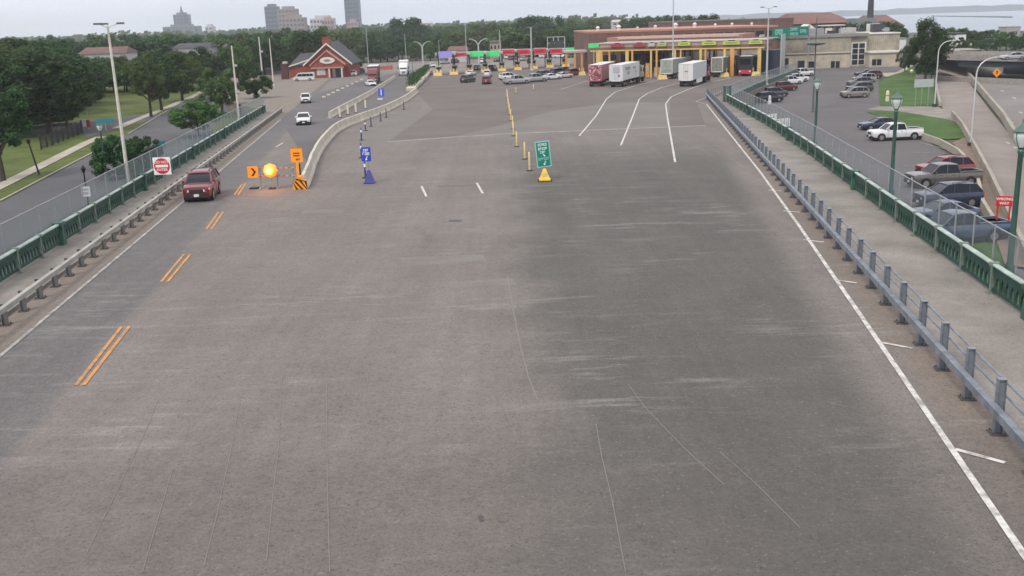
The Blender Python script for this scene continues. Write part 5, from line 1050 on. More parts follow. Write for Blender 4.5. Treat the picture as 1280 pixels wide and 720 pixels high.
zb_ = A(850, 62.8, D(850, 97).y).z-deck_z(fa.y); pxm = A(850, 60, D(850, 97).y).z-A(850, 61, D(850, 97).y).z
MB().box(-.3, ln+.3, -.25, .25, zb_, zb_+pxm*1.5).build('front_beam', M_yel, tk)
MB().box(-.6, ln+.6, -.1, 8, zb_+pxm*1.5+.002, zb_+pxm*5).build('fascia', M_br, tk); MB().box(2, ln+.4, .2, 7.5, zb_+pxm*5+.002, zb_+pxm*9.6).build('sign_backing', mat('backing_tan', (.34,.26,.20), .6, 0, .2, .3), tk); MB().box(1.5, ln+.8, .0, 8.5, zb_+pxm*9.6+.002, zb_+pxm*11.2).build('roof_edge', M_fascia, tk)
MB().box(-2, ln*.8, 17.6, 34, zb_+pxm*9, zb_+pxm*16).build('rear_roof', M_oran, tk); MB().box(ln*.02, ln*.78, 17.4, 17.59, zb_+pxm*13, zb_+pxm*16.3).build('rear_roof_edge', mat('pale_roof_edge', (.50,.40,.34), .6), tk)
for px, w_, m in ((748, 1.0, M_yel), (752, .5, M_yel2), (762, .35, M_yel2), (784, .75, M_yel), (790.5, .4, M_yel2), (814, .4, M_yel), (821, .4, M_yel2), (844, .4, M_yel), (851, .3, M_yel2), (876, .55, M_yel), (882, .35, M_yel2), (906, .45, M_yel), (915.5, .85, M_yel2), (949.5, .75, M_yel)):
    x = cx_of(px); MB().box(x-w_/2, x+w_/2, -.2, .2, 0, zb_-.002).build('column', m, tk)
    MB().box(x-.15, x+.15, 9, 9.3, 0, zb_).build('rear_column', M_darkcol, tk)
for k, (p0_, p1_, c) in enumerate(((764,780,'r'),(792,807,'r'),(811,819,'p'),(823,833,'y'),(848,863,'y'),(878,895,'y'),(904,925,'y'),(936,953,'y'))):
    x0, x1 = cx_of(p0_), cx_of(p1_); q = (x0+x1)/2; pos = Vector((fa.x, fa.y, deck_z(fa.y)))+rot(ang) @ Vector((q, -.35, zb_+pxm*7.3)); lbl = {'r': ['left dull red sign above the truck canopy', 'right dull red sign above the truck canopy'][min(k, 1)], 'p': 'pale narrow sign above the truck canopy beside the red ones', 'y': '%s yellow-green lane sign from the left above the truck canopy' % ORD[max(0, k-3)]}[c]
    t = thing('lane_sign', lbl, 'sign', pos, ang, 'lane signs above the truck canopy'); hw = (x1-x0)/2; MB().box(-hw, hw, -.15, .15, -pxm*2.1, pxm*2.1).build('panel', {'r': M_rsg, 'p': M_conb, 'y': M_ygs}[c], t); MB().box(-hw*.7, hw*.7, -.17, -.151, -pxm*.7, pxm*.8).build('message', {'r': MATS['sign_deep_red'], 'p': M_fascia, 'y': mat('olive_print', (.16,.22,.05), .5)}[c], t); MB().box(-hw*.4, hw*.4, -.1, .3, pxm*2.12, pxm*3.4).build('hood', M_darkcol, t)
for i, px in enumerate((757, 787, 817.5, 847, 879, 910)):
    q = Vector((fa.x, fa.y, deck_z(fa.y)))+rot(ang) @ Vector((cx_of(px), 4.5, 0)); bt = thing('truck_booth', '%s truck inspection booth from the left under the brown canopy' % ORD[i], 'booth', q, ang, 'truck inspection booths')
    MB().box(-.8, .8, -1.5, 1.5, 0, 2.2).build('wall', M_conb, bt); MB().box(-.82, .82, -1.3, 1.3, 2.202, 3.4).build('glazing', M_glass, bt); MB().box(-.95, .95, -1.7, 1.7, 3.402, 3.7).build('roof', M_br, bt)
for i, (px, py) in enumerate(((727, 94), (944, 95), (905, 96), (828, 99))):
    q = D(px, py); it = thing('crash_cushion', ['pale yellow crash block left of the truck canopy', 'pale yellow crash block right of the black bus', 'pale yellow crash block left of the black bus', 'pale yellow crash block before the middle truck booths'][i], 'barrier', q, 0, 'yellow crash blocks'); MB().loft([[(-1., -.8, 0), (1., -.8, 0), (1., .8, 0), (-1., .8, 0)], [(-.8, -.6, .9), (.8, -.6, .9), (.8, .6, .9), (-.8, .6, .9)]]).build('block', M_ypale, it); MB().cyl((-.5, 0, .9), (-.5, 0, 1.8), .15).cyl((.5, 0, .9), (.5, 0, 1.8), .15).build('bollards', M_yel, it)
MB_scr = D(960, 96); t = thing('equipment_shed', 'dark scanner frame right of the truck canopy', 'shed', D(962, 93), ang); MB().box(-2.2, 2.2, 0, 5, .0, 5.2).build('body', mat('navy_panel', (.02,.03,.06), .5, 0, .3), t); MB().box(-2.4, -2.2, -.3, 5.2, 0, 8.5).box(2.2, 2.4, -.3, 5.2, 0, 8.5).build('frame', M_fascia, t)
# ------------------------------------------------------------------ buildings
M_brick = two_tone('red_brick', (.21,.055,.04), (.30,.085,.06), .8, bscale=3.); M_brick2 = two_tone('brown_brick', (.135,.08,.07), (.175,.105,.09), .12, bscale=1.); M_slate = two_tone('slate_roof', (.055,.06,.07), (.085,.09,.10), .4, bscale=3.)
M_beige = two_tone('beige_stucco', (.40,.355,.285), (.46,.41,.335), .15, bscale=.6, bump=.05); M_beige2 = two_tone('dark_beige_stucco', (.29,.265,.215), (.34,.31,.255), .15, bscale=.6, bump=.05); M_roofg = two_tone('flat_roof_grey', (.20,.20,.195), (.30,.30,.29), .1); M_trimw = mat('white_trim', (.62,.60,.54), .6, 0, .08); M_win = mat('dark_window', (.02,.025,.035), .12, 0, .3, .3)
M_rtile = two_tone('red_roof', (.15,.085,.078), (.20,.115,.105), .06, bscale=.5)
def frame_to(px0, px1, Y, zg):   # helper: x range and scale at a distance
    a = A(px0, 60, Y); b_ = A(px1, 60, Y); return a.x, b_.x
def Z(px, py, Y): return A(px, py, Y).z
# brick gable building
Y = 303.; zg = -4.12; x0, x1 = A(383.5, 85, Y).x, A(437, 85, Y).x; xc = (x0+x1)/2; hw = (x1-x0)/2
t = thing('brick_building', 'red brick gabled building with white oval sign and slate roof', 'building', (xc, Y, zg)); ze = Z(384, 79, Y)-zg; za = Z(411, 54, Y)-zg
MB().side([(-hw, 0), (hw, 0), (hw, ze), (0, za), (-hw, ze)], 0, 22).build('wall', M_brick, t)
for s_ in (1, -1): MB().loft([[(s_*(hw+.9), -.5, ze-.85), (0, -.5, za+.05), (0, -.5, za+.4), (s_*(hw+.9), -.5, ze-.5)], [(s_*(hw+.9), 23, ze-.85), (0, 23, za+.05), (0, 23, za+.4), (s_*(hw+.9), 23, ze-.5)]]).build('roof', M_slate, t)
for s_ in (1, -1): MB().loft([[(s_*(hw+.95), -.8, ze-.95), (0, -.8, za-.35), (0, -.8, za+.15), (s_*(hw+.95), -.8, ze-.40)], [(s_*(hw+.95), -.502, ze-.95), (0, -.502, za-.35), (0, -.502, za+.15), (s_*(hw+.95), -.502, ze-.40)]]).build('verge_board', M_trimw, t)
MB().box(-1.1, 1.1, -.45, 1.2, za-1.2, za+1.6).box(-1.25, 1.25, -.6, 1.35, za+1.6, za+1.85).build('chimney', M_brick, t)
pw = hw*.68; zp = Z(411, 64, Y)-zg; zpe = Z(396, 80, Y)-zg
MB().side([(-pw, 0), (pw+.6, 0), (pw+.6, zpe), (.3, zp), (-pw, zpe)], -3., -.01).build('porch_wall', M_brick, t)
for s_ in (1, -1): MB().loft([[(.3+s_*(pw+.9), -3.3, zpe-.55), (.3, -3.3, zp+.0), (.3, -3.3, zp+.4), (.3+s_*(pw+.9), -3.3, zpe-.15)], [(.3+s_*(pw+.9), -.82, zpe-.55), (.3, -.82, zp), (.3, -.82, zp+.4), (.3+s_*(pw+.9), -.82, zpe-.15)]]).build('porch_verge', mat('terracotta_trim', (.38,.22,.18), .6), t)
zo = Z(414, 75, Y)-zg; MB().side([(2.2*math.cos(a*math.pi/14), zo+.95*math.sin(a*math.pi/14)) for a in range(28)], -3.25, -3.02).build('oval_sign', M_trimw, t, loc=(.4, 0, 0)); MB().side([(1.0*math.cos(a*math.pi/10), zo+.35*math.sin(a*math.pi/10)) for a in range(20)], -3.3, -3.26).build('oval_emblem', mat('emblem_grey', (.2,.2,.2), .5), t, loc=(.4, 0, 0))
MB().box(-pw-.2, pw+.9, -3.5, -3.02, zpe-1.3, zpe-.9).build('lintel', mat('terracotta_trim', (.38,.22,.18)), t); MB().box(-2.9, -.4, -3.06, -3.01, 1.2, 3.0).build('window', mat('pale_window', (.42,.45,.45), .2, 0, .3, 1.), t); MB().box(1.2, 4.2, -3.06, -3.01, 0.1, 3.1).build('doorway', M_win, t); MB().box(.6, 1.0, -3.4, -3.02, 0, 3.2).box(4.3, 4.7, -3.4, -3.02, 0, 3.2).build('pilaster', M_trimw, t)
MB().loft([[(-hw-.4, 6, ze-.6), (-hw-7, 6, ze-1.2), (-hw-7, 20, ze-1.2), (-hw-.4, 20, ze-.6)], [(-hw+3, 8.5, ze+2.8), (-hw-4, 12.6, ze+2.6), (-hw-4, 13, ze+2.6), (-hw+3, 17.5, ze+2.8)]]).build('wing_roof', M_slate, t); MB().box(-hw-6.6, -hw-.01, 6.4, 19.6, 0, ze-.9).build('wing_wall', M_brick, t); MB().loft([[(-hw-7.2, 5.7, ze-1.35), (-hw+.5, 5.7, ze+.9), (-hw+.5, 5.7, ze+1.25), (-hw-7.2, 5.7, ze-1.0)], [(-hw-7.2, 5.98, ze-1.35), (-hw+.5, 5.98, ze+.9), (-hw+.5, 5.98, ze+1.25), (-hw-7.2, 5.98, ze-1.0)]]).build('verge_board', M_trimw, t)
b = D(357, 99); t = thing('gate_pier', 'dark red cabin at the left end of the brick wall', 'cabin', b); MB().box(-1.0, 1.0, -.9, .9, 0, 4.2).box(-1.2, 1.2, -1.1, 1.1, 4.2, 4.5).build('body', mat('dark_red_wood', (.07,.025,.025), .7), t); MB().box(-.3, .9, -1.0, 1.0, 4.5, 5.1).build('cap', M_fascia, t)
b = D(366, 97); b2 = D(384, 95); dd = b2-b; t = thing('brick_wall', 'low red brick wall behind the white van', 'wall', b, math.atan2(dd.y, dd.x)); MB().box(0, dd.length, -.15, .15, 0, 2.8).build('wall_body', M_brick, t); MB().box(-.05, dd.length+.05, -.22, .22, 2.802, 3.0).build('coping', M_brick2, t)
b = D(418, 97.5); t = thing('sandwich_board', 'narrow dark upright sign standing before the brick building', 'sign', b); MB().box(-.4, .4, -.1, .1, .15, 2.6).build('panel', M_br, t); MB().box(-.5, .5, -.3, .3, 0, .15).build('foot', M_trim, t)
# long brown warehouses behind the truck booths
def block(label, px0, px1, pyt, Y, depth, m, zg=-4.2, name='building', roof=None, cat='building', par=.5, pyt1=None):
    x0, x1 = A(px0, pyt, Y).x, A(px1, pyt, Y).x; h = Z((px0+px1)/2, pyt if pyt1 is None else (pyt+pyt1)/2, Y)-zg; t = thing(name, label, cat, ((x0+x1)/2, Y, zg)); hw = (x1-x0)/2
    MB().box(-hw, hw, 0, depth, 0, h-par).build('wall', m, t); MB().box(-hw-.1, hw+.1, -.1, depth+.1, h-par+.002, h).build('roof', roof or M_roofg, t); t['h'] = h; t['hw'] = hw; return t
tA = block('long brown brick inspection warehouse right behind the truck canopy', 736, 972, 35.5, 262, 55, M_brick2, name='warehouse', roof=M_oran)
h, hw = tA['h'], tA['hw']
for k in range(7): MB().box(-hw+2+k*6.2, -hw+7+k*6.2, -.06, -.005, 1, 5.5).build('dock_door', M_win if k < 3 else M_beige2, tA)
for k in range(16): MB().box(-hw+9+k*2.6, -hw+11+k*2.6, -.08, -.005, h-2.4, h-1.3).build('window', M_win, tA)
MB().box(-hw-.2, hw+.2, -.25, -.102, h-3.2, h-2.9).build('band', mat('pale_band', (.42,.33,.28), .6), tA)
rr = random.Random(12)
for k in range(9): x = -hw+3+k*5.1; s_ = rr.uniform(.5, 1.1); MB().lathe([(s_*.5, h), (s_*.5, h+s_), (s_*.8, h+s_), (s_*.2, h+s_*1.6)], 8, (x, rr.uniform(3, 10), 0)).build('roof_vent', M_trimw, tA)
tB = block('large plain brown brick hall behind the warehouse', 842, 992, 24.5, 345, 60, M_brick2, name='warehouse', roof=mat('hall_roof', (.12,.085,.08), .7, 0, .2, .05)); h, hw = tB['h'], tB['hw']
for k in range(9): MB().box(-hw+1+k*4.6, -hw+5+k*4.6, -.08, -.005, h-4.6, h-3.8).build('window', M_win, tB)
MB().box(-hw*.95, hw*.95, -.12, -.005, h-5.6, h-5.3).build('band', MATS['pale_band'], tB)
# beige administration building at the end of the car park
Y = 266.; zg = GZ; X = lambda px: A(px, 70, Y).x; ZZ = lambda py, px=1040: A(px, py, Y).z-zg
t = thing('office_building', 'two-storey beige office building with glass stair tower behind the car park', 'building', (X(1030), Y, zg)); ox = X(1030)
def bb(px0, px1, z0, z1, y0, y1, m, nm): return MB().box(X(px0)-ox, X(px1)-ox, y0, y1, z0, z1).build(nm, m, t)
zm = ZZ(67); zt = ZZ(46.5)
bb(971, 1063, 0, zm-.15, 0, 26, M_beige, 'lower_wall'); bb(971, 1063, zm+.152, zt, .0, 26, M_beige2, 'upper_wall'); bb(970.5, 1063, zm-.148, zm+.15, -.12, 26, mat('band_brown', (.12,.09,.06), .6), 'band'); bb(970, 1084, zt+.002, zt+.8, -.3, 26.2, M_roofg, 'roof_edge'); bb(971, 1063, zm+.1, zm+.35, -.06, -.0, M_trimw, 'band_trim')
bb(1063.2, 1084, 0, zt+.001, .6, 26, M_beige2, 'stair_tower'); bb(1084.2, 1127, 0, ZZ(42.5, 1105), 2, 27, M_beige2, 'right_wing'); bb(1082, 1120, 0, ZZ(65.5, 1100), -3.2, 1.98, M_beige, 'entrance_wing'); bb(1081, 1121, ZZ(65.5, 1100)+.002, ZZ(63.3, 1100), -3.6, 1.98, M_trimw, 'entrance_roof'); bb(1084.1, 1127.5, ZZ(42.5, 1105)+.002, ZZ(41, 1105), 1.7, 27.3, M_trimw, 'wing_roof')
for k in range(16): bb(1086+k*2.4, 1086.35+k*2.4, ZZ(62.5, 1105), ZZ(43, 1105), 1.93, 1.999, M_beige, 'siding_rib')
fx0, fx1 = 1064.2, 1082.6
bb(fx0, fx1, ZZ(82, 1073), ZZ(53, 1073), .52, .598, M_trimw, 'stair_frame')
for c in range(2):
    for r in range(4): y0_ = 54.2+r*6.9; bb(1066+c*8.3, 1072.8+c*8.3, ZZ(y0_+5.9, 1073), ZZ(y0_, 1073), .44, .518, M_win, 'stair_pane')
for px0, px1, y0_, y1_ in ((1039,1044,76.5,85),(1045,1050,76.5,85),(1009,1018,77,85),(974,980,70,75),(978,986,73,86),(997,1006,76,86)): bb(px0, px1, ZZ(y1_, px0), ZZ(y0_, px0), -.06, -.003, M_win, 'window'); bb(px0-.5, px1+.5, ZZ(y1_+.9, px0), ZZ(y1_, px0)-.003, -.16, -.003, M_trimw, 'sill')
for px0, px1 in ((1085,1090),(1091,1096.5)): bb(px0, px1, ZZ(81, 1090), ZZ(73.5, 1090), -3.26, -3.203, M_win, 'window')
for px0, px1 in ((974,983),(990,1003),(1039,1052)): bb(px0, px1, ZZ(64, px0), ZZ(53, px0), -.05, -.003, mat('blind_panel', (.36,.32,.25), .5), 'window'); bb((px0+px1)/2-.15, (px0+px1)/2+.15, ZZ(64, px0), ZZ(53, px0), -.09, -.052, M_beige2, 'mullion')
# plant on the office roof
rr = random.Random(21)
for k in range(22):
    px = rr.uniform(1010, 1120) if k > 3 else rr.uniform(985, 1010); sz = rr.uniform(.6, 1.6); q = Vector((X(px)-ox, rr.uniform(3, 20), zt+.8)); mm = rr.choice([M_trimw, M_fascia, M_darkcol, M_galv, M_trimw])
    MB().box(q.x-sz, q.x+sz, q.y-sz*.7, q.y+sz*.7, q.z, q.z+sz*rr.uniform(.7, 1.4)).box(q.x-sz*.5, q.x+sz*.5, q.y-sz*.75, q.y-sz*.7, q.z+.2, q.z+sz*.5).build('roof_plant', mm, t)
MB().side([(-2, 0), (2, 0), (2, 1.2), (0, 2.6), (-2, 1.2)], 0, 6).build('roof_cabin', M_trimw, t, loc=(X(1022)-ox, 8, zt+.8)); bb(1038, 1064, zt+2.8, zt+3.0, 6, 12, M_trimw, 'roof_walkway')
for px in (1040, 1050, 1062): bb(px, px+.6, zt+.8, zt+2.8, 7, 7.3, M_darkcol, 'roof_strut')
# overhead green guide sign behind the office
Y = 262.; a = A(965, 40, Y); b_ = A(1010, 40, Y); t = thing('overhead_sign', 'large green overhead road sign beside the office roof', 'sign', (a.x, Y, GZ)); ln_ = b_.x-a.x; z0 = A(985, 46.5, Y).z-GZ; z1 = A(985, 33.5, Y).z-GZ; M_hg = mat('highway_green', (.0,.17,.12), .4, 0, .08)
MB().box(0, ln_*.46, -.1, .1, z0-.4, z1-.3).build('panel', M_hg, t); MB().box(ln_*.47, ln_, -.1, .1, z0+.3, z1).build('panel', M_hg, t); glyphs([(.8, ln_*.3, (z0+z1)/2-.6, (z0+z1)/2+.7, 4), (ln_*.5, ln_*.72, (z0+z1)/2+.3, (z0+z1)/2+1.0, 5), (ln_*.5, ln_*.72, (z0+z1)/2-.9, (z0+z1)/2-.2, 5), (ln_*.78, ln_*.95, (z0+z1)/2-.3, (z0+z1)/2+.5, 4)], t, M_sgrnb, -.12)
for x in (-.4, ln_+.4): MB().cyl((x, .5, 0), (x, .5, z1+.3), .2).build('post', M_galv, t)
for z in (z0+.6, z1-.4): MB().tube([(-.4, .5, z), (ln_+.4, .5, z)], .1, 6).build('truss', M_galv, t)
# red-roofed halls and the tall dark stack
def hip(label, px0, px1, py_e, py_r, Y, depth, inset, m_wall, m_roof):
    zg = -4.2; x0, x1 = A(px0, py_e, Y).x, A(px1, py_e, Y).x; hw = (x1-x0)/2; he = Z((px0+px1)/2, py_e, Y)-zg; hr = Z((px0+px1)/2, py_r, Y)-zg; t = thing('hall', label, 'building', ((x0+x1)/2, Y, zg)); MB().box(-hw, hw, 0, depth, 0, he).build('wall', m_wall, t)
    MB().loft([[(-hw-.6, -.6, he+.002), (hw+.6, -.6, he+.002), (hw+.6, depth+.6, he+.002), (-hw-.6, depth+.6, he+.002)], [(-hw*inset, depth*.45, hr), (hw*inset, depth*.45, hr), (hw*inset, depth*.55, hr), (-hw*inset, depth*.55, hr)]]).build('roof', m_roof, t)
    for k in range(10): MB().box(-hw+hw*.2*k+.6, -hw+hw*.2*k+2.4, -.1, -.004, he-3.5, he-1.2).build('window', M_win, t)
    return t
hip('wide red hipped-roof hall between the office roof and the lake', 989, 1066, 29, 15.5, 420, 40, .7, M_brick2, M_rtile); hip('second red-roofed hall right of the dark smokestack', 1086, 1130, 33, 18.5, 440, 30, .6, M_brick2, M_rtile)
Y = 400.; b = A(1087, 34, Y); t = thing('smokestack', 'tall dark grey-green smokestack rising above the roofs', 'chimney', (b.x, Y, -4.2)); h = Z(1087, -22, Y)+4.2; r0 = (A(1091.5, 30, Y).x-A(1082.5, 30, Y).x)/2; MB().cyl((0, 0, 0), (0, 0, h), r0*1.1, r0*.62, 20).build('shaft', two_tone('stack_dark', (.045,.06,.07), (.07,.085,.09), .1), t, 40); MB().lathe([(r0*.7, h-.01), (r0*.7, h+.6)], 20).build('rim', M_darkcol, t); MB().box(-7, 1, -4, 6, 0, 11.5).build('boiler_house', mat('boiler_grey', (.17,.20,.20), .6), t)
block('long low white shed with dark roof by the shore', 1173, 1208, 41.5, 330, 14, mat('shed_white', (.62,.63,.64), .6, 0, .06), name='shed', roof=mat('navy_roof', (.03,.035,.07), .6)); block('low white annex at the right end of the long shed', 1206, 1215, 51, 326, 8, MATS['shed_white'], name='shed')
block('pale grey mill block standing among trees at the far right', 1258, 1276, 33, 500, 8, mat('mill_grey', (.30,.32,.32), .7, 0, .15, .1), name='mill'); block('small pale storage block left of the grey mill', 1238, 1249, 40, 470, 8, MATS['mill_grey'], name='mill')
block('small white annex between the office and the tree', 1124, 1133, 47, 300, 20, MATS['shed_white'], name='shed')
# city skyline on the left, far behind the trees
M_t1 = mat('tower_bluegrey', (.13,.15,.20), .5, 0, .1, .02); M_t2 = mat('tower_tan', (.24,.21,.19), .7, 0, .1, .02); M_t3 = mat('tower_pink', (.34,.25,.24), .7, 0, .1, .02); M_t4 = mat('tower_white', (.44,.44,.45), .7, 0, .1, .02)
def tower(label, px0, px1, pyt, Y, m, depth=25, rows=0, cols=0, crown=None):
    x0, x1 = A(px0, pyt, Y).x, A(px1, pyt, Y).x; h = Z((px0+px1)/2, pyt, Y)-GND; hw = (x1-x0)/2; t = thing('tower_block', label, 'building', ((x0+x1)/2, Y, GND)); MB().box(-hw, hw, 0, depth, 0, h).build('wall', m, t); MB().box(-hw*.6, hw*.6, depth*.2, depth*.8, h+.002, h+3.5).build('roof_house', m, t)
    for r in range(rows):
        for c in range(cols): w_ = 2*hw/cols; MB().box(-hw+w_*(c+.2), -hw+w_*(c+.8), -.3, -.02, h-5-r*6, h-2-r*6).build('window', mat('far_window', (.075,.085,.105), .4), t)
    if crown: MB().cyl((0, depth/2, h+3.5), (0, depth/2, h+3.5+crown), hw*.25, hw*.05, 8).build('spire', m, t)
tower('dark slim tower block at the right end of the skyline', 429.5, 447, -4, 1500, M_t1, 25, 10, 5); tower('grey tower with stepped top at the left of the skyline', 216, 233, 18, 1900, M_t1, 25, 4, 4, 12); tower('broad grey stepped block around the left tower', 203, 246, 33, 1850, M_t1, 30, 3, 8); tower('small pale block right of the stepped tower', 256, 265, 33, 1700, M_t4, 20, 3, 2)
tower('grey square tower in the middle of the skyline', 330, 345, 8, 1500, M_t1, 25, 6, 4); tower('tan tower with domed top beside the grey one', 347, 369, 11, 1450, M_t2, 25, 6, 5); tower('wide tan slab lower right of the domed tower', 352, 380, 22, 1350, M_t2, 20, 4, 6); tower('pink and white apartment block', 387, 416, 23, 1250, M_t4, 20, 5, 7); tower('pink upper block on the apartment roof line', 402, 416, 24.5, 1240, M_t3, 8, 4, 4); tower('low white block in front of the apartments', 386, 404, 43, 1000, M_t4, 18, 1, 4); tower('pinkish slab attached in front of the dark tower', 434, 446, 27, 1480, M_t3, 18, 2, 3)
# scattered houses in the trees
def house(label, px0, px1, pye, pyr, Y, mw_, mr_): 
    x0, x1 = A(px0, pye, Y).x, A(px1, pye, Y).x; hw = (x1-x0)/2; he = Z((px0+px1)/2, pye, Y)-GND; hr = Z((px0+px1)/2, pyr, Y)-GND; t = thing('house', label, 'house', ((x0+x1)/2, Y, GND)); MB().box(-hw, hw, 0, 10, 0, he).build('wall', mw_, t); MB().loft([[(-hw-.4, -.5, he+.002), (hw+.4, -.5, he+.002), (hw+.4, 10.5, he+.002), (-hw-.4, 10.5, he+.002)], [(-hw*.9, 4.8, hr), (hw*.9, 4.8, hr), (hw*.9, 5.2, hr), (-hw*.9, 5.2, hr)]]).build('roof', mr_, t)
    for k in range(3): MB().box(-hw+hw*.66*k+hw*.15, -hw+hw*.66*k+hw*.45, -.08, -.004, he-2.6, he-1.2).build('window', M_win, t)
house('brown-roofed white house among the left trees', 98, 157, 67, 59, 315, M_t4, mat('dull_brown_roof', (.13,.075,.068), .8, 0, .2, .3)); house('grey-roofed house behind the park trees', 216, 262, 60, 54, 330, M_t4, M_slate); house('small pale house left of the cream masts', 268, 282, 60, 55, 340, M_beige, M_slate); house('white house right of the twin arm light', 560, 577, 52, 47, 520, M_t4, M_slate); house('pale square house behind the right green sign', 612, 626, 53, 50.5, 420, M_beige2, M_slate); house('low red-roofed building behind the booth row', 560, 584, 63, 58, 400, M_t4, M_rtile); house('bright white shed roof far left of the twin arm light', 522, 540, 29, 26, 1300, M_t4, M_t4); house('white hall far behind the woods in the middle', 765, 790, 27, 24.5, 900, M_t4, M_t4); house('tan house in the woods left of the screen gantry', 655, 668, 52, 49, 480, M_t4, M_slate)
# orange netting fence of a work site beyond the left roadway
pa, pb = A(464, 78, 345), A(491, 77, 352); t = thing('site_fence', 'low orange site fence beyond the left roadway', 'fence', (pa.x, pa.y, -4.11)); dd = Vector((pb.x-pa.x, pb.y-pa.y, 0)); M_onet = mat('orange_netting', (.50,.14,.06), .7)
for k in range(6):
    q = dd*(k/6); r = dd*((k+1)/6-.02); MB().loft([[(q.x, q.y-.03, .1), (q.x, q.y+.03, .1), (q.x, q.y+.03, 1.5), (q.x, q.y-.03, 1.5)], [(r.x, r.y-.03, .1), (r.x, r.y+.03, .1), (r.x, r.y+.03, 1.4), (r.x, r.y-.03, 1.4)]]).build('net_panel', M_onet, t); MB().cyl((q.x, q.y, 0), (q.x, q.y, 1.8), .06, n=6).build('post', M_galv, t)
# clutter under the truck canopy: equipment cabinets, stop arms, pallets
rr = random.Random(14)
for i, px in enumerate((758, 772, 798, 806, 826, 836, 856, 866, 889, 899, 921)):
    q = Vector((fa.x, fa.y, deck_z(fa.y)))+rot(ang) @ Vector((cx_of(px), rr.uniform(.8, 7.5), 0)); hh = rr.uniform(1.4, 3.4); w_ = rr.uniform(.35, .7)
    t = thing('equipment_cabinet', '%s equipment cabinet from the left under the truck canopy' % ORD[i], 'cabinet', q, ang, 'equipment cabinets under the truck canopy'); MB().box(-w_, w_, -.35, .35, 0, hh).build('body', rr.choice([M_conb, M_fascia, M_yel2, M_yel, M_galv]), t); MB().box(-w_-.05, w_+.05, -.4, .4, hh+.002, hh+.1).build('lid', M_darkcol, t); MB().box(-w_*.6, w_*.6, -.365, -.351, hh*.5, hh*.8).build('door', M_fascia, t)
# ------------------------------------------------------------------ trees
def leafmat(name, c0, c1):
    m, t, b = _bsdf(name); N = t.nodes.new; K = t.links.new
    g = N('ShaderNodeNewGeometry'); r = N('ShaderNodeValToRGB'); r.color_ramp.elements[0].color = c0+(1,); r.color_ramp.elements[1].color = c1+(1,); K(g.outputs['Random Per Island'], r.inputs[0])
    oi = N('ShaderNodeObjectInfo'); hs = N('ShaderNodeHueSaturation'); mr = N('ShaderNodeMapRange'); mr.inputs['To Min'].default_value = .7; mr.inputs['To Max'].default_value = 1.25; K(oi.outputs['Random'], mr.inputs['Value']); K(mr.outputs[0], hs.inputs['Value'])
    mh = N('ShaderNodeMapRange'); mh.inputs['To Min'].default_value = .48; mh.inputs['To Max'].default_value = .525; K(oi.outputs['Random'], mh.inputs['Value']); K(mh.outputs[0], hs.inputs['Hue'])
    K(r.outputs[0], hs.inputs['Color']); K(hs.outputs[0], b.inputs['Base Color']); b.inputs['Roughness'].default_value = .6; b.inputs['Specular IOR Level'].default_value = .2
    tr = N('ShaderNodeBsdfTranslucent'); K(hs.outputs[0], tr.inputs['Color']); ms = N('ShaderNodeMixShader'); ms.inputs[0].default_value = .25; K(b.outputs[0], ms.inputs[1]); K(tr.outputs[0], ms.inputs[2]); K(ms.outputs[0], t.nodes['Material Output'].inputs['Surface'])
    return m
M_leaf = leafmat('leaf_green', (.036,.088,.016), (.095,.180,.038)); M_leafd = leafmat('leaf_dark', (.018,.052,.016), (.050,.110,.032)); M_leafo = leafmat('leaf_olive', (.050,.084,.024), (.105,.150,.042)); M_bark = mat('bark', (.055,.042,.032), .9, 0, .3, 4., .4)
def crown_mesh(seed, n_clump, per, leaf, shape=(1, 1, 1), lift=.36):
    """leaf clusters through a crown of unit tree height; many small faces"""
    rnd = random.Random(seed); vs = []; fs = []; cl = []
    for i in range(n_clump):
        while True:
            p = Vector((rnd.uniform(-1, 1), rnd.uniform(-1, 1), rnd.uniform(-1, 1)))
            if p.length <= 1 and (p.length > .35 or rnd.random() < .25): break
        rad = rnd.uniform(.16, .34)*(1.15-.35*p.length); cl.append((p, rad))
    for p, rad in cl:
        for j in range(per):
            d = Vector((rnd.gauss(0, 1), rnd.gauss(0, 1), rnd.gauss(0, 1))); d.normalize(); q = p+d*rad*(rnd.random()**.45)*Vector((1, 1, .75)).length/1.6
            c = Vector((q.x*.36*shape[0], q.y*.36*shape[1], lift+.34+q.z*.33*shape[2]))
            if c.z < .08: continue
            nrm = (d*.7+Vector((0, 0, .6))+Vector((rnd.uniform(-.6, .6), rnd.uniform(-.6, .6), rnd.uniform(-.4, .4)))).normalized(); a = nrm.orthogonal().normalized(); a = (Matrix.Rotation(rnd.uniform(0, 6.28), 3, nrm) @ a); b_ = nrm.cross(a); s_ = leaf*rnd.uniform(.6, 1.3); o = len(vs)
            vs += [c-a*s_, c+b_*s_*.62+nrm*s_*.2, c+a*s_, c-b_*s_*.62+nrm*s_*.15]; fs.append((o, o+1, o+2, o+3))
    zt = max(v.z for v in vs); vs = [v/zt for v in vs]
    me = bpy.data.meshes.new('crown'); me.from_pydata(vs, [], fs); me.materials.append(None); return me, cl
def trunk_mesh(seed, cl, shape, lift, r=.022):
    rnd = random.Random(seed); mb = MB(); mb.tube([(0, 0, -.01), (.005, .004, .12), (-.008, .006, .3), (.004, -.006, .55), (0, 0, .78)], [r*1.35, r, r*.85, r*.55, r*.15], 8)
    for p, rad in cl[:9]:
        e = Vector((p.x*.33*shape[0], p.y*.33*shape[1], lift+.34+p.z*.3*shape[2])); z0 = max(.15, min(.5, e.z-.22)); mb.tube([(0, 0, z0), Vector((e.x*.45, e.y*.45, z0+(e.z-z0)*.45)), e], [r*.55, r*.35, r*.1], 5)
    me = mb.mesh('trunk', 60); me.materials.append(M_bark); return me
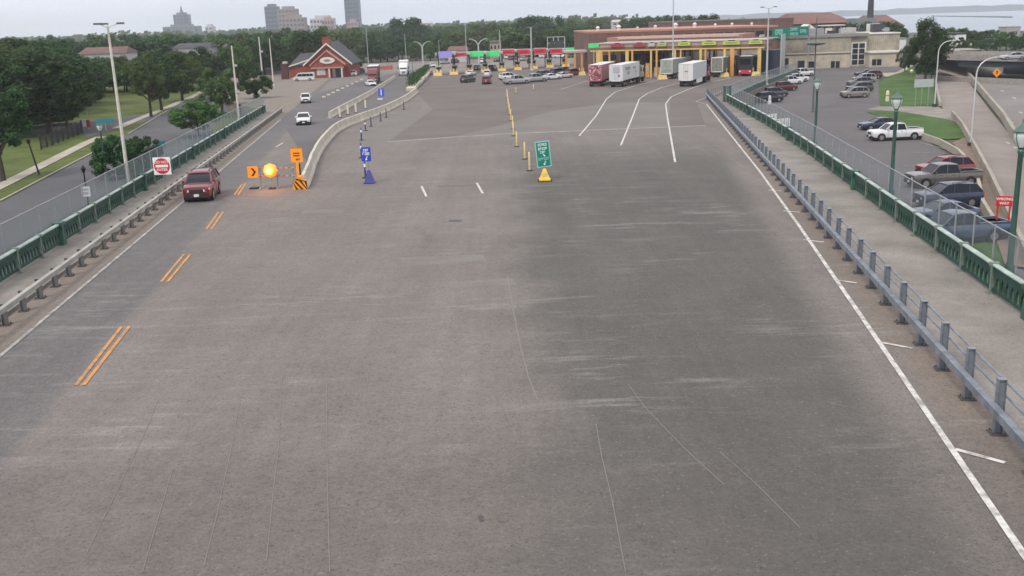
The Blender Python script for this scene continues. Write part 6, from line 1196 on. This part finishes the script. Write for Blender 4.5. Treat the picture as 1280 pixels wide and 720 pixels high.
PROTO = []
def proto(seed, nc, per, leaf, shape=(1, 1, 1), lift=.32, r=.022):
    c, cl = crown_mesh(seed, nc, per, leaf, shape, lift); PROTO.append((c, trunk_mesh(seed, cl, shape, lift, r)))
proto(1, 54, 220, .017, (1.05, 1.05, 1.1), .26); proto(2, 64, 210, .017, (1.2, 1.15, 1.15), .2); proto(3, 46, 210, .017, (.9, .9, 1.05), .30); proto(4, 70, 170, .02, (1.3, 1.25, 1.0), .18)   # near / mid trees
proto(5, 44, 80, .030, (1.1, 1.1, 1.15), .2); proto(6, 50, 75, .032, (1.35, 1.3, 1.1), .16); proto(7, 40, 80, .030, (.9, .9, 1.2), .2)                                        # far trees
proto(8, 60, 170, .024, (1.3, 1.2, .95), .0, .015)                                                                                                                 # bush
proto(9, 20, 130, .016, (.8, .8, .95), .34, .02)                                                                                                                   # thin sapling
rt = random.Random(31)
def tree(label, p, h, k, m, wide=1., name='broadleaf_tree', cat='tree', group='park trees'):
    t = thing(name, label, cat, p, rt.uniform(0, 6.28), group, (h*wide, h*wide, h)); c, tr = PROTO[k]
    o = link('crown', c, t); o.material_slots[0].link = 'OBJECT'; o.material_slots[0].material = m
    link('trunk', tr, t); return t
def tpx(label, px, pyb, pyt, k, m, wide=1., **kw):
    p = L(px, pyb); h = A(px, pyt, p.y).z-p.z; return tree(label, p-Vector((0, 0, .1)), h, k, m, wide, **kw)
tpx('big dark tree cut by the left picture edge with its trunk beside the path', 4, 226, 92, 2, M_leafd, 1.0)
tpx('massive dark tree above the iron fence, left of the side street', 62, 168, 58, 1, M_leafd, 1.35)
tpx('dark tree behind the leftmost tree at the picture edge', 14, 172, 62, 3, M_leafd, 1.2)
tpx('tall dark tree at the far left behind the iron fence', -18, 158, 50, 1, M_leafd, 1.3)
tpx('dark tree just right of the iron fence with low crown', 84, 158, 84, 3, M_leaf, 1.0)
tpx('mid green tree at the back of the lawn left of the cream mast', 112, 121, 76, 1, M_leaf, 1.3)
tpx('green tree at the back of the lawn behind the cream mast', 143, 116, 74, 0, M_leaf, 1.3)
tpx('thin olive street tree with bare lower trunk beside the path, left of two', 189, 146, 62, 2, M_leafo, .95)
tpx('dark street tree directly right of the olive one by the path', 202, 138, 64, 0, M_leafd, 1.1)
tpx('full green street tree by the path where the street narrows', 228, 126, 60, 1, M_leaf, 1.2)
tpx('dark rounded tree behind the narrowing street', 256, 112, 56, 1, M_leafd, 1.25)
tpx('bright green tree behind the cream masts', 300, 108, 54, 0, M_leaf, 1.25)
tpx('small leaning green tree between the street and the left fence', 248, 170, 122, 3, M_leaf, 1.35)
tpx('olive tree left of the tall cream mast with boxes', 279, 145, 82, 0, M_leafo, 1.2)
tpx('dark green tree between the cream masts', 322, 134, 82, 2, M_leafd, 1.3)
tpx('large bush spreading beside the green street lamp', 146, 223, 167, 7, M_leafd, .82, name='spreading_bush', cat='bush')
tpx('second bush just right of the cream mast by the fence', 181, 214, 168, 7, M_leafd, .85, name='spreading_bush', cat='bush')
tpx('clipped green tree at the right corner of the brick building', 441, 93, 61, 1, M_leaf, 1.15, group=None)
tpx('large shade tree on the lawn beside the ramp', 1156, 104, 19, 1, M_leafd, .8, group=None)
tpx('second crown behind the large shade tree on the lawn', 1167, 94, 34, 1, M_leafd, .65, group=None)
tpx('small dark tree between the office and the shade tree', 1131, 90, 55, 1, M_leafd, .75, group=None)
tpx('thin sapling on the slope behind the shade tree', 1164, 101, 76, 8, M_leafd, 1.0, group=None)
for px, yb, yt, lb in ((1074, 42, 26, 'dark round treetop behind the office roof'), (1108, 44, 25, 'dark round treetop in front of the second red hall')):
    Y = 340; p = Vector((A(px, yb, Y).x, Y, GND)); tree(lb, p, A(px, yt, Y).z-GND, 5, M_leafd, 1., group=None)
for i, (px, py, yt) in enumerate(((20, 163, 118), (40, 160, 122), (58, 157, 118), (2, 166, 112), (74, 155, 124), (-14, 168, 110), (96, 138, 104), (120, 128, 102), (30, 150, 104), (66, 146, 106))):
    tpx('%s dark shrub from the left edge in the undergrowth behind the side street' % ORD[i], px, py, yt, 7, M_leafd if i % 3 else M_leaf, .9, name='undergrowth_shrub', cat='shrub', group='undergrowth behind the side street')
# rows of trees further off, each one its own
TENS = ['', '', 'twenty', 'thirty', 'forty']
def nth(i):
    n = i+1
    return ORD[i] if n <= 20 else ('thirtieth' if n == 30 else 'fortieth' if n == 40 else TENS[n//10]+'-'+ORD[n % 10-1])
def scatter(n, px0, px1, Y0, Y1, h0, h1, lab, group, mats, kk=(4, 5, 6), seed=0, wide=(1., 1.5), avoid=None):
    rnd = random.Random(seed)
    for i in range(n):
        px = px0+(px1-px0)*(i+rnd.uniform(.1, .9))/n; Y = rnd.uniform(Y0, Y1); q = A(px, 60, Y); mm = rnd.choice(mats); tree(lab % (nth(i)+{M_leaf: ' fresh green', M_leafd: ' dark', M_leafo: ' olive'}[mm]+' tree'), Vector((q.x, Y, GND)), rnd.uniform(h0, h1), rnd.choice(kk), mm, rnd.uniform(*wide), name='background_tree', group=group)
MD = [M_leaf, M_leafd, M_leafd, M_leafo]
scatter(11, -70, 82, 190, 240, 13, 16, '%s from the left in the clump behind the iron fence', 'trees behind the iron fence', MD, (1, 3, 5), 40)
scatter(18, 84, 255, 262, 285, 8, 10, '%s from the left in the row behind the park lawn', 'trees behind the park lawn', MD, (1, 3, 5), 41)
scatter(26, -80, 330, 335, 400, 11, 14.5, '%s from the left in the second row behind the park', 'second row of park trees', MD, seed=42)
scatter(34, -80, 440, 420, 600, 12, 17, '%s from the left in the wood below the skyline', 'wood below the skyline', MD, seed=43)
scatter(16, 290, 400, 330, 420, 12, 15, '%s from the left behind the brick building', 'tree belt behind the brick building', MD, seed=44)
scatter(36, 440, 742, 432, 520, 8, 13, '%s from the left behind the passenger booths', 'trees behind the booths', MD, seed=45)
scatter(44, 430, 760, 560, 820, 11, 16, '%s from the left in the deep wood behind the booths', 'wood behind the booths', MD, seed=46)
scatter(36, 420, 860, 900, 1300, 13, 18, '%s from the left on the distant plain', 'distant trees on the plain', MD, seed=47, wide=(1.2, 1.8))
for px, yt, Y in ((508, 20, 620), (668, 17.5, 560), (690, 19, 600), (801, 20, 560), (813, 19, 600), (838, 18, 620), (790, 22, 580)):
    q = A(px, 60, Y); tree('tall treetop standing out above the wood, %s from the left' % {508:'first',668:'second',690:'third',790:'fourth',801:'fifth',813:'sixth',838:'seventh'}[px], Vector((q.x, Y, GND)), A(px, yt, Y).z-GND, 5, M_leafd, 1.1, name='background_tree', group='treetops above the wood')
for px, yt in ((868, 18), (880, 16.5), (888, 17), (918, 22)):
    q = A(px, 60, 430); tree('treetop above the brown hall roof, %s from the left' % {868:'first',880:'second',888:'third',918:'fourth'}[px], Vector((q.x, 430, GND)), A(px, yt, 430).z-GND, 4, M_leafd, .8, name='background_tree', group='treetops above the hall')
scatter(14, 1195, 1300, 270, 400, 4.5, 6.8, '%s from the left on the shore behind the overpass', 'shore trees behind the overpass', MD, seed=48, wide=(.9, 1.3))
scatter(6, 1168, 1212, 350, 420, 5.5, 7.5, '%s from the left behind the white lakeside shed', 'trees behind the white shed', MD, seed=50)
# far wood that reads as one mass
rnd = random.Random(77); vs = []; fs = []
for i in range(900):
    px = rnd.uniform(-100, 780); Y = rnd.uniform(1350, 3200); q = A(px, 60, Y); h = rnd.uniform(12, 22); w_ = rnd.uniform(8, 22)
    for j in range(14):
        c = Vector((q.x+rnd.gauss(0, w_*.5), Y+rnd.gauss(0, w_*.5), GND+h*rnd.uniform(.15, 1))); s_ = rnd.uniform(2, 4.5); o = len(vs); n = Vector((rnd.uniform(-.5, .5), -1, rnd.uniform(.2, 1.2))).normalized(); a = n.orthogonal().normalized(); b_ = n.cross(a)
        vs += [c-a*s_, c-b_*s_*.8, c+a*s_, c+b_*s_*.8]; fs.append((o, o+1, o+2, o+3))
me = bpy.data.meshes.new('far_wood'); me.from_pydata(vs, [], fs); me.materials.append(M_leafd); o = link('far_wood', me); o['kind'] = 'stuff'; tag(o, 'far-off wood reading as one mass below the horizon', 'wood')
# hedge along the left roadway and weeds by the deck
def leaf_stuff(name, label, cat, path, wd, h, n, leaf, m, seed, base=0.):
    rnd = random.Random(seed); vs = []; fs = []
    for i in range(n):
        u = rnd.random()*(len(path)-1); k = int(u); p = path[k].lerp(path[k+1], u-k); c = p+Vector((rnd.gauss(0, wd*.4), rnd.gauss(0, wd*.4), base+abs(rnd.random()**.8)*h)); nn = Vector((rnd.uniform(-1, 1), rnd.uniform(-1, 1), rnd.uniform(0, 1.2))).normalized(); a = nn.orthogonal().normalized(); b_ = nn.cross(a); o = len(vs); s_ = leaf*rnd.uniform(.6, 1.3)
        vs += [c-a*s_, c+b_*s_*.6, c+a*s_, c-b_*s_*.6]; fs.append((o, o+1, o+2, o+3))
    me = bpy.data.meshes.new(name); me.from_pydata(vs, [], fs); me.materials.append(m); o = link(name, me); return tag(o, label, cat)
leaf_stuff('hedge', 'narrow dark hedge in a planter beside the end of the curved barrier', 'hedge', [D(514, 112), D(521, 105), D(528, 98), D(535, 91)], 1.2, 2.2, 5000, .18, M_leafd, 5, .4)
pth = [D(513, 114), D(521, 107), D(528, 100), D(536, 92)]
t = thing('planter', 'long low planter box with red reflectors under the hedge', 'planter', pth[0])
for a, b_ in zip(pth, pth[1:]):
    dd = b_-a; M = Matrix.Translation(a-pth[0]) @ rot(math.atan2(dd.y, dd.x)); MB().box(0, dd.length-.05, -.9, .9, 0, .6, M).build('box', M_conc, t); MB().box(1, 2.2, -.93, -.902, .2, .5, M).build('reflector', M_sred, t)
# ------------------------------------------------------------------ haze: the air of a humid afternoon
mh = bpy.data.materials.new('haze_air'); mh.use_nodes = True; nth = mh.node_tree; nth.nodes.clear(); ou = nth.nodes.new('ShaderNodeOutputMaterial'); pv = nth.nodes.new('ShaderNodeVolumePrincipled'); pv.inputs['Color'].default_value = (.90,.95,1,1); pv.inputs['Density'].default_value = .00017; pv.inputs['Anisotropy'].default_value = .2; nth.links.new(pv.outputs[0], ou.inputs['Volume'])
o = MB().box(-7000, 7400, -300, 7400, -14, 95).build('haze', mh); o['kind'] = 'stuff'; tag(o, 'thin bluish summer haze over the whole plaza', 'haze')
